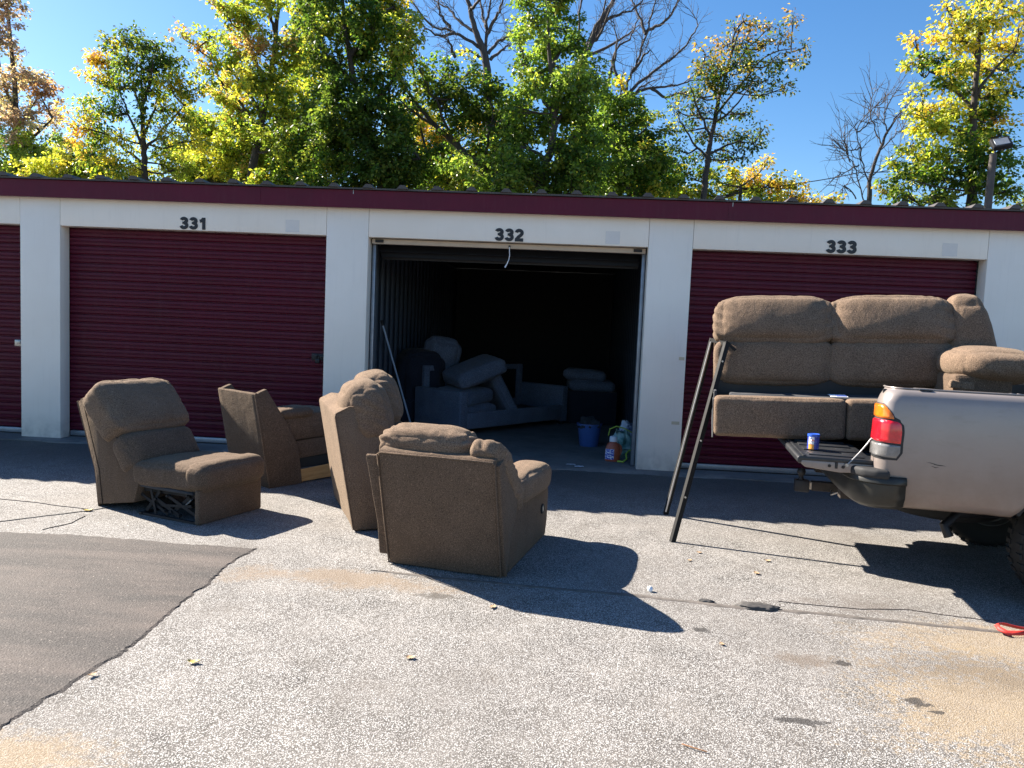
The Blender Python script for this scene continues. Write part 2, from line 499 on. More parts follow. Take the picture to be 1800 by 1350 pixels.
# newer patch on the left: raised a few millimetres with a ragged edge
def ragged(pts, step=0.025, amp=0.012, seed=1.0):
    out = []
    for a, b in zip(pts, pts[1:] + pts[:1]):
        a, b = Vector((*a, 0)), Vector((*b, 0))
        n = max(1, int((b - a).length / step)); d = (b - a); nn = Vector((-d.y, d.x, 0)).normalized()
        for i in range(n):
            p = a + d * i / n
            q = fbm(p, 3.0, seed, 4) * amp * 1.3 + fbm(p, 26.0, seed, 3) * amp * 1.2
            out.append(p + nn * q)
    return out
edge = [(-1.94, -3.53), (-1.97, -3.72), (-1.985, -3.95), (-1.955, -4.35), (-1.94, -4.75), (-1.925, -5.05), (-1.945, -5.4), (-1.985, -5.85), (-2.02, -6.4), (-2.05, -8.2), (-9.0, -8.2), (-9.0, -3.3), (-5.6, -3.46), (-3.72, -3.52), (-3.2, -3.475), (-2.9, -3.50), (-2.4, -3.53)]
ring = ragged(edge)
bm = BM()
top = [bm.verts.new((p.x, p.y, 0.006)) for p in ring]
bot = []
cen = Vector((-5.0, -5.5, 0))
for p in ring:
    d = (p - cen).normalized() * (0.020 + 0.014 * fbm(p, 14, 3) + 0.008 * fbm(p, 60, 4))
    bot.append(bm.verts.new((p.x + d.x, p.y + d.y, -0.002)))
f = bm.faces.new(top)
for i in range(len(top)):
    j = (i + 1) % len(top); bm.faces.new((top[i], top[j], bot[j], bot[i]))
bmesh.ops.triangulate(bm, faces=[f])
tag(obj('asphalt_patch', bm, M['patch']), kind='structure')

# bead of fine black sealer along the patch edge
def ribbon(pts, w, z, seed, name, m, th=0.004):
    bm = BM(); L = []; R = []
    P = [Vector((*p, 0)) for p in pts]
    Q = []
    for a, b in zip(P[:-1], P[1:]):
        n = max(1, int((b - a).length / 0.04))
        for i in range(n): Q.append(a + (b - a) * i / n)
    Q.append(P[-1])
    for i, p in enumerate(Q):
        d = (Q[min(i + 1, len(Q) - 1)] - Q[max(i - 1, 0)]).normalized(); nn = Vector((-d.y, d.x, 0))
        off = fbm(p, 3.0, seed, 4) * 0.022
        ww = w * (0.55 + 0.9 * abs(fbm(p, 5.0, seed + 3, 4)) + 0.25 * fbm(p, 24, seed + 8, 2))
        tp = min(1.0, i / 6.0, (len(Q) - 1 - i) / 6.0) * 0.9 + 0.1
        ww = max(0.003, ww * tp)
        L.append((bm.verts.new(p + nn * (off + ww) + Vector((0, 0, z - 0.006))), bm.verts.new(p + nn * (off + ww * 0.6) + Vector((0, 0, z + th)))))
        R.append((bm.verts.new(p + nn * (off - ww * 0.6) + Vector((0, 0, z + th))), bm.verts.new(p + nn * (off - ww) + Vector((0, 0, z - 0.006)))))
    for i in range(len(Q) - 1):
        a = [L[i][0], L[i][1], R[i][0], R[i][1]]; b = [L[i + 1][0], L[i + 1][1], R[i + 1][0], R[i + 1][1]]
        for k in range(3): bm.faces.new((a[k], a[k + 1], b[k + 1], b[k]))
    o = obj(name, bm, m, smooth=60); tag(o, kind='structure'); return o
ribbon([(-1.1, -3.80), (-0.71, -3.87), (0.0, -3.93), (0.6, -3.97), (1.15, -4.05), (1.7, -4.09), (2.2, -4.13), (2.7, -4.2)], 0.030, 0.003, 2.0, 'crack_sealer_line', simple('old_sealer', (0.115, 0.10, 0.088), 0.85, 0.0, 0.45, 18.0, 0.5, 60), 0.002)
ribbon([(-6.5, -4.0), (-3.95, -3.28), (-3.62, -2.98), (-3.35, -2.60)], 0.010, 0.003, 5.0, 'ground_crack', M['tar'], 0.002)
ribbon([(-3.45, -3.0), (-3.42, -3.2), (-3.5, -3.4)], 0.003, 0.003, 6.0, 'ground_crack', M['patch'], 0.002)
ribbon([(-4.6, -2.6), (-3.9, -2.75), (-3.55, -2.8)], 0.0035, 0.003, 7.0, 'ground_crack', M['patch'], 0.002)
ribbon([(1.35, -3.9), (1.8, -3.97), (2.1, -3.92), (2.5, -4.0)], 0.003, 0.003, 8.0, 'ground_crack', M['patch'], 0.001)
def tar_blob(x, y, rx, ry, h, seed, label):
    bm = BM()
    bmesh.ops.create_icosphere(bm, subdivisions=4, radius=1.0)
    for v in bm.verts:
        k = 1 + 0.25 * fbm(v.co, 1.6, seed) + 0.10 * fbm(v.co, 7, seed)
        v.co = Vector((v.co.x * rx * k, v.co.y * ry * k, max(-0.004, v.co.z * h * k)))
    o = obj('tar_lump', bm, M['tar'], smooth='all'); o.location = (x, y, 0.004); o.rotation_euler = (0, 0, -0.1)
    tag(o, label, 'tar lump')
tar_blob(1.20, -4.03, 0.115, 0.05, 0.022, 1.0, 'larger dark lump of tar on the crack sealer line in front of the truck')
tar_blob(0.92, -3.99, 0.045, 0.022, 0.013, 4.0, 'smaller dark lump of tar on the crack sealer line, beside the bigger one')
bm = BM()
# broken concrete slab and apron that the building stands on
prof = [(-0.16, -0.05), (-0.135, 0.012), (-0.02, 0.030), (9.0, 0.030), (9.0, -0.05)]
xs = np.linspace(-12, 9, 260)
rows = []
for x in xs:
    row = []
    for k, (yy, zz) in enumerate(prof):
        w = 0.0 if k >= 3 else fbm((x, k, 0), 2.3, 2, 4) * 0.05 + fbm((x, k, 0), 11, 2, 3) * 0.02
        row.append(bm.verts.new((x, yy + (w if k < 3 else 0), zz)))
    rows.append(row)
for a, b in zip(rows[:-1], rows[1:]):
    for k in range(len(prof) - 1): bm.faces.new((a[k], a[k + 1], b[k + 1], b[k]))
tag(obj('concrete_slab', bm, M['concrete'], smooth=50), kind='structure')

# ------------------------------------------------------------------ storage building
P0X, PER, PW, HO, HF = -6.1305, 3.5124, 0.470, 2.44, 2.747
bld = empty('storage_building', 'long low self-storage building with white pillars and maroon roller doors behind the furniture', 'building', (0, 0, 0))
KS = range(-1, 5)
# pillars: folded sheet with a return on each side
def pillar(k):
    x0 = P0X + k * PER
    bm = BM()
    d = 0.17
    add_prism(bm, [(x0 + 0.002, 0.0), (x0 + PW - 0.002, 0.0), (x0 + PW - 0.002, d), (x0 + 0.002, d)], 0.004, HF - 0.001, 'z', 0.004, 2)
    return obj('pillar', bm, M['white'], bld, 40)
pil = {k: pillar(k) for k in KS}
# tapes on the pillar right of the open unit
for (tx, tz, w) in ((1.315, 1.262, 0.058), (1.290, 0.56, 0.085)):
    obj('masking_tape', box((tx + 0.002, -0.002, tz), (w, 0.002, 0.034)), M['tape'], pil[2])

def stroke(bm, pts, w, th):
    """flat ribbon of width w along pts (x,z), thickness th towards -y"""
    pts = [Vector((p[0], p[1])) for p in pts]
    L = []; R = []
    for i, p in enumerate(pts):
        d = (pts[min(i + 1, len(pts) - 1)] - pts[max(i - 1, 0)]).normalized(); n = Vector((-d.y, d.x))
        L.append(p + n * w / 2); R.append(p - n * w / 2)
    for i in range(len(pts) - 1):
        q = [L[i], L[i + 1], R[i + 1], R[i]]
        f = [bm.verts.new((a.x, -th, a.y)) for a in q]; bk = [bm.verts.new((a.x, 0, a.y)) for a in q]
        bm.faces.new(f)
        for s in range(4): bm.faces.new((f[s], f[(s + 1) % 4], bk[(s + 1) % 4], bk[s]))
def arc(cx, cy, rx, ry, a0, a1, n=14):
    return [(cx + rx * math.cos(math.radians(a0 + (a1 - a0) * i / n)), cy + ry * math.sin(math.radians(a0 + (a1 - a0) * i / n))) for i in range(n + 1)]
def digit_bm(ch, h):
    bm = BM(); W = 0.275
    if ch == '3':
        L = [arc(0.37, 0.715, 0.225, 0.170, 168, -90, 18), arc(0.37, 0.315, 0.250, 0.200, 90, -168, 18), [(0.24, 0.525), (0.42, 0.525)]]
    elif ch == '2':
        L = [arc(0.37, 0.68, 0.235, 0.205, 172, -22, 18) + [(0.47, 0.47), (0.30, 0.33), (0.16, 0.15)], [(0.03, 0.115), (0.72, 0.115)]]
    else:
        L = [[(0.45, 0.0), (0.45, 1.0)], [(0.10, 0.70), (0.24, 0.735), (0.36, 0.82), (0.42, 0.96)]]
    for i, l in enumerate(L):
        stroke(bm, [(a * h, b * h) for a, b in l], (W if not (ch == '3' and i == 2) else 0.20) * h, 0.003 + 0.0004 * i)
    return bm
DIG = {}
def number(par, txt, xc, z, h=0.132):
    for i, ch in enumerate(txt):
        if ch not in DIG:
            DIG[ch] = obj('digit', digit_bm(ch, h), M['numeral'], par); o = DIG[ch]
        else:
            o = share('digit', DIG[ch], par)
        o.location = (xc + (i - 1) * 0.108 - 0.37 * h, -0.0015, z)
for k in list(KS)[:-1]:
    x0 = P0X + k * PER + PW; x1 = P0X + (k + 1) * PER
    h = obj('header_panel', box(((x0 + x1) / 2, 0.087, (HO + HF) / 2 - 0.0005), (x1 - x0 - 0.004, 0.17, HF - HO - 0.001), 0.003, 2), M['white'], bld, 40)
    if k in (0, 1, 2):
        number(h, {0: '331', 1: '332', 2: '333'}[k], -0.605 + (k - 1) * 3.515, HO + 0.010)
    if k in (0, 1, 2):
        obj('faded_label', box((0.51 + (k - 1) * 3.51, 0.0010, 2.527), (0.155, 0.0022, 0.135)), M['label_grey'], h)
# fascia with lapped joints
bm = BM()
add_prism(bm, [(-0.085, HF - 0.012), (-0.10, HF - 0.012), (-0.10, 2.925), (0.03, 2.925), (0.03, HF - 0.0)], -12, 9, 'x', 0.003, 1)
fas = obj('fascia', bm, M['fascia'], bld, 40)
for xx in (-8.1, -3.35, 1.72, 6.4):
    obj('lap_joint', box((xx, -0.1015, 2.838), (0.05, 0.003, 0.168)), M['fascia'], fas)
for xx in (-2.30, 1.735):
    obj('drip_nail', box((xx, -0.104, 2.905), (0.006, 0.004, 0.05)), M['steel'], fas)
# standing-rib roof, slightly sloping to the back
SL = -0.02
def roof_z(y): return 2.935 + SL * y
bm = BM()
add_prism(bm, [(-0.135, roof_z(-0.135)), (9.2, roof_z(9.2)), (9.2, roof_z(9.2) + 0.006), (-0.135, roof_z(-0.135) + 0.006)], -12, 9, 'x')
add_prism(bm, [(-0.137, 2.926), (-0.120, 2.926), (-0.120, 2.9375), (-0.137, 2.9375)], -12, 9, 'x')
roof = obj('roof', bm, M['roof'], bld)
RIBP = 0.3715
rib0 = None
for i in range(-31, 25):
    xx = i * RIBP + 0.10
    if rib0 is None:
        bm = BM()
        n0 = [(-0.062, 0.0), (-0.026, 0.040), (0.026, 0.040), (0.062, 0.0)]
        a = [bm.verts.new((p[0], -0.16, roof_z(-0.16) + 0.0065 + p[1])) for p in n0]; b = [bm.verts.new((p[0], 9.2, roof_z(9.2) + 0.0065 + p[1])) for p in n0]
        for q in range(3): bm.faces.new((a[q], a[q + 1], b[q + 1], b[q]))
        bm.faces.new(a); bm.faces.new(b[::-1]); bm.faces.new((a[0], a[3], b[3], b[0]))
        rib0 = obj('rib', bm, M['roof'], roof); rib0.location = (xx, 0, 0)
    else:
        share('rib', rib0, roof, (xx, 0, random.uniform(-0.004, 0.004)))
# back wall and end walls, unit dividers with vertical ribs
M['liner'] = simple('galvanised_liner_sheet', (0.06, 0.075, 0.10), 0.45, 0.35, 0.15, 3.0)
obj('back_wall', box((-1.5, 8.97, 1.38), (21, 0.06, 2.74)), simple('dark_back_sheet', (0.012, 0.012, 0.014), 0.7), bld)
for xx in (-11.97, 8.97):
    obj('end_wall', box((xx, 4.5, 1.45), (0.06, 9.0, 2.75)), M['white'], bld)
ribm = None
for k in (0, 1, 2, 3):
    xx = P0X + k * PER + PW / 2
    w = obj('divider_wall', box((xx, 4.6, 1.38), (0.03, 8.7, 2.7)), M['liner'], bld)
    if k not in (1, 2): continue
    for i in range(26):
        yy = 0.42 + i * 0.305
        for sgn in ((1,) if k == 1 else (-1,)):
            if ribm is None:
                bm = BM()
                add_prism(bm, [(0.0, -0.055), (0.0, 0.055), (0.035, 0.03), (0.035, -0.03)], 0.035, 2.70, 'z', 0.004, 1)
                o = ribm = obj('rib', bm, M['liner'], w, 30)
            else:
                o = share('rib', ribm, w)
            o.location = (xx + sgn * 0.0155, yy, 0); o.rotation_euler = (0, 0, 0 if sgn > 0 else math.pi)
# interior lintel track and guides of the open unit
XL, XR = P0X + PER + PW, P0X + 2 * PER
for xx, s in ((XL + 0.022, 1), (XR - 0.022, -1)):
    obj('door_guide', box((xx, 0.215, 1.235), (0.04, 0.07, 2.40), 0.006, 2), M['galv'], bld, 40)
    obj('jamb_return', box((xx - s * 0.05 + (0.0), 0.30, 1.25), (0.05, 0.10, 2.43), 0.004, 1), M['liner'], bld, 40)

# roller doors: 24 slats each, every slat with its own rolled bead
SP = (HO - 0.035 - 0.075) / 24
def slat_bm(w):
    # y grows inwards; bead at the top of every slat and a small mid crease
    pr = [(0.000, 0.0), (-0.014, 0.012), (-0.016, SP * 0.38), (-0.007, SP * 0.44), (-0.007, SP * 0.50), (-0.016, SP * 0.56), (-0.014, SP * 0.84), (0.008, SP * 0.92), (0.008, SP * 0.995), (0.016, SP * 0.995), (0.016, 0.0)]
    bm = BM(); add_prism(bm, pr, -w / 2, w / 2, 'x'); return bm
slat0 = None
for k in (-1, 0, 2, 3):
    x0 = P0X + k * PER + PW; x1 = P0X + (k + 1) * PER; xc = (x0 + x1) / 2; w = x1 - x0
    dm = obj('roller_door', box((xc, 0.215, 1.27), (w + 0.06, 0.012, 2.46)), M['maroon'], bld)
    for i in range(24):
        if slat0 is None:
            s = slat0 = obj('slat', slat_bm(w - 0.012), M['maroon'], dm)
        else:
            s = share('slat', slat0, dm)
        s.location = (xc, 0.185 + random.uniform(-0.0012, 0.0012), 0.105 + i * SP)
        s.rotation_euler = (random.uniform(-0.015, 0.015), 0, 0)
    obj('bottom_bar', box((xc, 0.183, 0.072), (w - 0.02, 0.05, 0.058), 0.006, 2), M['galv'], dm, 40)
    obj('weather_strip', box((xc, 0.183, 0.036), (w - 0.02, 0.03, 0.012)), M['rubber'], dm)
    obj('side_shadow_gap', box((x1 - 0.007, 0.19, 1.25), (0.012, 0.05, 2.40)), M['dark_metal'], dm)
    # slide latch and padlock at the right-hand end
    lx = x1 - 0.11
    lt = obj('latch', merge(box((lx, 0.160, 1.09), (0.15, 0.014, 0.075), 0.004, 2), box((lx + 0.055, 0.150, 1.095), (0.09, 0.016, 0.022), 0.004, 2), box((lx - 0.02, 0.149, 1.10), (0.035, 0.012, 0.04), 0.004, 2)), M['steel'] if k != 0 else M['dark_metal'], dm, 40)
    if k in (0, -1):
        lk = merge(box((lx + (0.0 if k == 0 else 0.055), 0.142, 1.045), (0.05, 0.025, 0.052), 0.007, 2), tube([(lx - 0.017 + (0.0 if k == 0 else 0.055), 0.142, 1.07), (lx - 0.016 + (0.0 if k == 0 else 0.055), 0.142, 1.095), (lx + (0.0 if k == 0 else 0.055), 0.142, 1.107), (lx + 0.016 + (0.0 if k == 0 else 0.055), 0.142, 1.095), (lx + 0.017 + (0.0 if k == 0 else 0.055), 0.142, 1.07)], 0.005, 8))
        obj('padlock', lk, M['dark_metal'] if k == 0 else M['steel'], dm, 40)
# the open unit: rolled curtain, beige bottom bar at the head, pull rope
xc = (XL + XR) / 2; w = XR - XL
bm = BM()
R0 = 0.19
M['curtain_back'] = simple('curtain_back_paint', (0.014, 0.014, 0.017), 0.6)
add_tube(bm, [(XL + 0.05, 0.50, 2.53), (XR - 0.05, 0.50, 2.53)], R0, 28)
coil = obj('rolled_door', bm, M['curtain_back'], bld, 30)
coil_slat = obj('slat', slat_bm(w - 0.11), M['curtain_back'], coil); coil_slat.location = (xc, 0.50, 2.53 + R0)
for i in range(9):
    a = math.radians(150 + i * 20)
    s = share('slat', coil_slat, coil, (xc, 0.50 + (R0 + 0.004) * math.cos(a), 2.53 + (R0 + 0.004) * math.sin(a)), (a - math.pi / 2 - 0.0, 0, 0))
bb = obj('bottom_bar', box((xc, 0.125, 2.405), (w - 0.03, 0.05, 0.055), 0.006, 2), M['beige'], coil, 40)
for xx in (XL + 0.10, XR - 0.10):
    obj('rubber_stop', box((xx, 0.094, 2.408), (0.09, 0.018, 0.034), 0.004, 2), M['rubber'], coil, 40)
obj('pull_rope', tube([(-0.603, 0.092, 2.40), (-0.602, 0.088, 2.36), (-0.597, 0.085, 2.31), (-0.603, 0.085, 2.26), (-0.622, 0.085, 2.21), (-0.643, 0.085, 2.172)], [0.006, 0.0045, 0.0045, 0.0045, 0.005, 0.009], 8), M['paper'], coil, 60)
obj('rope_bolt', box((-0.603, 0.096, 2.402), (0.022, 0.02, 0.022), 0.004), M['black'], coil)

# ------------------------------------------------------------------ the broken-up sectional outside
FAB, FAB_LIT = M['fabric'], M['fabric_lit']
PI = math.pi
def face_dir(fx, fy): return math.atan2(fy, fx)
def soft(bm, amp=0.004, sc=9.0, seed=0.0, sub=2):
    return rough_up(bm, amp, sc, seed, sub)
def slab_along(c, t, nrm, L, T, W, **kw):
    """cushion of length L along t, thickness T along n, width W along y, centred at c (x,z plane)"""
    t = Vector((t[0], 0, t[1])).normalized(); nn = Vector((nrm[0], 0, nrm[1])).normalized()
    Mx = Matrix(((nn.x, 0, t.x, c[0]), (0, 1, 0, c[1]), (nn.z, 0, t.z, c[2]), (0, 0, 0, 1)))
    return cushion((T, W, L), Mx, **kw)

# 1 ---- armless recliner on the left, its back half dropped, mechanism showing
r1 = empty('recliner_chair', 'armless brown recliner facing right with its black mechanism showing, leftmost of the seats', 'recliner', (-2.56, -3.08, 0.0), face_dir(0.936, -0.353), 'pieces of a brown sectional sofa')
W1 = 0.652
obj('base_front', merge(soft(box((-0.012, W1 / 2, 0.130), (0.045, W1 - 0.012, 0.255), 0.012, 2), 0.003, 8, 1, 1)), FAB, r1, 50)
obj('base_rail', merge(box((-0.30, 0.02, 0.010), (0.58, 0.022, 0.018)), box((-0.30, W1 - 0.02, 0.010), (0.58, 0.022, 0.018)), box((-0.58, W1 / 2, 0.012), (0.03, W1, 0.018))), M['dark_metal'], r1)
mech = BM()
for yy in (0.045, 0.60):
    for a, b, w in (((-0.05, 0.20), (-0.60, 0.19), 0.03), ((-0.06, 0.06), (-0.34, 0.17), 0.024), ((-0.30, 0.05), (-0.12, 0.19), 0.026), ((-0.56, 0.03), (-0.42, 0.20), 0.026), ((-0.34, 0.03), (-0.62, 0.15), 0.022), ((-0.22, 0.03), (-0.46, 0.13), 0.03), ((-0.45, 0.02), (-0.50, 0.20), 0.022), ((-0.10, 0.12), (-0.40, 0.09), 0.02)):
        d = Vector((b[0] - a[0], 0, b[1] - a[1])); L = d.length; ang = math.atan2(-d.z, d.x)
        add_box(mech, ((a[0] + b[0]) / 2, yy + random.uniform(-0.014, 0.014), (a[1] + b[1]) / 2), (L, 0.006, w), 0, rot=RY(ang))
    for px, pz in ((-0.30, 0.055), (-0.12, 0.19), (-0.42, 0.20), (-0.34, 0.17), (-0.22, 0.035), (-0.46, 0.13)):
        add_lathe(mech, [(0, -0.016), (0.011, -0.016), (0.011, 0.016), (0, 0.016)], 8, TR(px, yy, pz) @ RX(PI / 2))
add_tube(mech, [(-0.36, 0.02, 0.055), (-0.36, 0.63, 0.055)], 0.011, 8)
add_tube(mech, [(-0.13, 0.02, 0.20), (-0.13, 0.63, 0.20)], 0.011, 8)
add_box(mech, (-0.30, 0.33, 0.05), (0.16, 0.10, 0.05), 0.01)
M['mech'] = simple('oily_black_mechanism', (0.006, 0.006, 0.007), 0.8)
obj('mechanism', mech, M['mech'], r1, 40)
spr = BM()
for yy in (0.06, 0.585):
    pts = []
    for i in range(60):
        t = i / 59; a = t * 2 * PI * 11
        pts.append((-0.12 - 0.09 * t + 0.009 * math.cos(a) * 0.7, yy + 0.009 * math.sin(a), 0.165 - 0.075 * t + 0.009 * math.cos(a) * 0.7))
    add_tube(spr, pts, 0.0022, 5)
obj('spring', spr, M['steel'], r1, 60)
obj('under_seat_cloth', soft(box((-0.36, W1 / 2, 0.222), (0.60, W1 - 0.03, 0.02), 0.004, 1), 0.012, 6, 3, 3), M['dust_cover'], r1, 60)
seat = cushion((0.66, W1, 0.19), TR(-0.36, W1 / 2, 0.315) @ RY(math.radians(-2.5)), 18, 0.05, (0.015, 0.01, 0.03), 0.007, 6, 3.0)
obj('seat', seat, FAB, r1, 'all')
roll = cushion((0.215, W1 + 0.015, 0.205), TR(-0.045, W1 / 2, 0.338), 18, 0.075, (0.012, 0.008, 0.012), 0.006, 7, 8.0)
ro = obj('front_roll', roll, FAB, r1, 'all')
side1 = [(-1.035, 0.02), (-1.075, 0.29), (-1.27, 0.80), (-1.225, 0.835), (-1.13, 0.855), (-1.02, 0.84), (-0.80, 0.50), (-0.66, 0.36), (-0.60, 0.24), (-0.645, 0.085)]
bk = soft(prism(side1, 0.0, W1, 'y', 0.010, 2, 6), 0.005, 7, 4.0, 0)
bf = obj('back_frame', bk, FAB, r1, 35)
obj('side_seam', merge(tube([(-0.985, -0.002, 0.03), (-1.02, -0.003, 0.29), (-1.20, -0.002, 0.80)], 0.0035, 6)), M['seam'], bf, 60)
# the flap that hangs behind the frame
obj('back_flap', soft(prism([(-1.055, 0.0), (-1.095, 0.29), (-1.30, 0.80), (-1.285, 0.81), (-1.08, 0.295), (-1.04, 0.0)], 0.01, W1 - 0.01, 'y', 0.003, 1, 5), 0.006, 6, 2, 0), FAB, bf, 40)
tdir, ndir = (-0.545, 0.84), (0.84, 0.545)
hd = slab_along((-0.99, W1 / 2, 0.735), (-0.66, 0.75), (0.75, 0.66), 0.47, 0.25, W1 + 0.05, n=26, r=0.10, sup=6.5, bulge=(0.035, 0.010, 0.015), wr=0.008, wsc=6, seed=2.2, ends=0.0025)
obj('headrest', hd, FAB_LIT, r1, 'all')
obj('seat_welt', tube([(-0.145, 0.02, 0.405), (-0.143, W1 / 2, 0.424), (-0.145, W1 - 0.02, 0.408)], 0.006, 6), M['seam'], ro, 60)
lb = slab_along((-0.765, W1 / 2, 0.435), tdir, ndir, 0.34, 0.22, W1 + 0.02, n=20, r=0.09, bulge=(0.03, 0.008, 0.015), wr=0.006, wsc=6, seed=7.1)
obj('lumbar_cushion', lb, FAB, r1, 'all')

# 2 ---- seat body with its back taken off (hollow box), behind
r2 = empty('seat_frame_body', 'brown seat body without its back, hollow at the top, bare wood at its base', 'sofa section', (-2.527, -1.783, 0.0), face_dir(0.58, 0.814), 'pieces of a brown sectional sofa')
obj('rear_panel', soft(prism([(0.0, 0.0), (-0.085, 0.46), (-0.162, 0.850), (-0.150, 0.862), (-0.128, 0.856), (-0.055, 0.46), (0.030, 0.0)], 0.0, 0.60, 'y', 0.006, 2, 9), 0.0035, 9, 1.0, 0), FAB, r2, 40)
rp2 = bpy.data.objects[[o.name for o in r2.children if o.name.startswith('rear_panel')][0]]
obj('piping', tube([(0.002, -0.001, 0.01), (-0.084, -0.001, 0.46), (-0.160, -0.001, 0.848), (-0.148, 0.0, 0.864)], 0.0055, 6), FAB_LIT, rp2, 60)
for y0 in (0.0, 0.56):
    obj('side_panel', soft(prism([(0.012, 0.0), (-0.070, 0.46), (-0.148, 0.852), (-0.100, 0.874), (-0.045, 0.893), (0.040, 0.775), (0.126, 0.651), (0.215, 0.500), (0.290, 0.380), (0.325, 0.19), (0.356, 0.0)], y0 - 0.004, y0 + 0.044, 'y', 0.008, 2, 1), 0.003, 9, y0 + 2, 0), FAB, r2, 40)
obj('lining', box((0.10, 0.30, 0.30), (0.20, 0.50, 0.56)), M['dust_cover'], r2)
obj('side_body', merge(soft(prism([(0.20, 0.405), (0.12, 0.63), (0.60, 0.655), (0.86, 0.645), (0.86, 0.43)], 0.030, 0.585, 'y', 0.014, 2, 5), 0.004, 8, 3, 0), soft(prism([(0.26, 0.225), (0.235, 0.392), (0.855, 0.425), (0.855, 0.25)], 0.038, 0.58, 'y', 0.014, 2, 5), 0.004, 8, 4, 0)), FAB, r2, 40)
obj('arm_cushion', cushion((0.36, 0.30, 0.085), TR(0.30, 0.16, 0.652) @ RY(math.radians(-2)), 14, 0.04, (0.01, 0.01, 0.015), 0.006, 8, 4.0), FAB, r2, 'all')
obj('gap_shade', box((0.58, 0.32, 0.18), (0.54, 0.48, 0.10)), M['black'], r2)  # black block painting the shade in the gap above the wood
obj('wood_rail', prism([(0.345, 0.012), (0.335, 0.128), (0.86, 0.155), (0.86, 0.02)], 0.022, 0.036, 'y', 0.003, 1), M['wood'], r2, 30)
obj('far_rail', prism([(0.345, 0.012), (0.335, 0.128), (0.86, 0.155), (0.86, 0.02)], 0.545, 0.565, 'y', 0.003, 1), M['wood'], r2, 30)

# 3 ---- middle piece: double back seen side on, rear face in full sun
r3 = empty('sofa_section', 'tall brown sofa section with two headrests, seen side on, rear panel brightly sunlit', 'sofa section', (-1.435, -2.988, 0.0), face_dir(0.915, 0.40), 'pieces of a brown sectional sofa')
W3 = 1.10
obj('back_frame', soft(prism([(0.0, 0.01), (-0.07, 0.40), (-0.15, 0.845), (-0.145, 0.865), (-0.05, 0.915), (0.10, 0.90), (0.26, 0.70), (0.30, 0.40), (0.245, 0.012)], 0.0, W3, 'y', 0.010, 2, 10), 0.004, 7, 1.5, 0), FAB_LIT, r3, 35)
obj('seat', cushion((0.66, W3 - 0.06, 0.22), TR(0.60, W3 / 2, 0.36), 16, 0.06, (0.02, 0.01, 0.03), 0.008, 6, 2), FAB, r3, 'all')
obj('base', soft(box((0.58, W3 / 2, 0.14), (0.66, W3 - 0.08, 0.24), 0.015, 2), 0.003, 7, 2, 2), FAB, r3, 50)
obj('piping', tube([(-0.001, -0.001, 0.015), (-0.071, -0.001, 0.40), (-0.151, -0.001, 0.842), (-0.146, 0.0, 0.866), (-0.05, 0.0, 0.916), (0.06, 0.0, 0.906)], 0.006, 6), FAB_LIT, bpy.data.objects[[o.name for o in r3.children if o.name.startswith('back_frame')][0]], 60)
t3, n3 = (-0.30, 0.954), (0.954, 0.30)
for i, (yc, ww, dx, dz, sd) in enumerate(((0.265, 0.56, 0.0, 0.0, 3.3), (0.82, 0.58, 0.185, 0.030, 8.8))):
    hb = slab_along((0.105 + dx, yc, 0.855 + dz), t3, n3, 0.44, 0.30, ww, n=26, r=0.125, sup=3.6, bulge=(0.03, 0.012, 0.02), wr=0.007, wsc=6, seed=sd, ends=0.006)
    obj('headrest', hb, FAB_LIT, r3, 'all')
    lbm = slab_along((0.22 + dx, yc, 0.52 + dz), t3, n3, 0.34, 0.24, ww - 0.03, n=16, r=0.09, bulge=(0.03, 0.008, 0.015), wr=0.006, wsc=6, seed=sd + 1)
    obj('lumbar_cushion', lbm, FAB, r3, 'all')

# 4 ---- recliner with one arm, seen from behind, nearest of all
r4 = empty('recliner_chair', 'brown recliner with one rounded arm and side handle, its back to the camera', 'recliner', (-0.294, -3.818, 0.0), face_dir(0.22, 0.975), 'pieces of a brown sectional sofa')
rear4 = [(0.0, 0.005), (-0.075, 0.26), (-0.215, 0.745), (-0.200, 0.768), (-0.13, 0.785), (-0.02, 0.66), (0.10, 0.36), (0.12, 0.01)]
obj('rear_panel', soft(prism(rear4, 0.0, 0.745, 'y', 0.012, 2, 8), 0.0045, 5, 6.0, 0), FAB, r4, 35)
obj('piping', merge(tube([(-0.002, -0.001, 0.012), (-0.077, -0.001, 0.26), (-0.216, 0.0, 0.742), (-0.214, 0.02, 0.752), (-0.2135, 0.37, 0.752), (-0.214, 0.725, 0.752), (-0.216, 0.746, 0.742), (-0.077, 0.746, 0.26), (-0.002, 0.746, 0.012)], 0.0055, 6)), FAB, bpy.data.objects[[o.name for o in r4.children if o.name.startswith('rear_panel')][0]], 60)
# flat plate that clipped to the next seat
pl = soft(prism([(0.045, 0.045), (0.0, 0.25), (-0.185, 0.715), (-0.175, 0.728), (-0.02, 0.70), (0.16, 0.35), (0.16, 0.06)], 0.747, 0.838, 'y', 0.004, 1, 2), 0.004, 7, 9.0, 0)
o = obj('side_plate', pl, FAB, r4, 35)
obj('plate_seam', tube([(0.015, 0.75, 0.03), (-0.055, 0.752, 0.25), (-0.205, 0.75, 0.74)], 0.004, 6), M['seam'], o, 60)
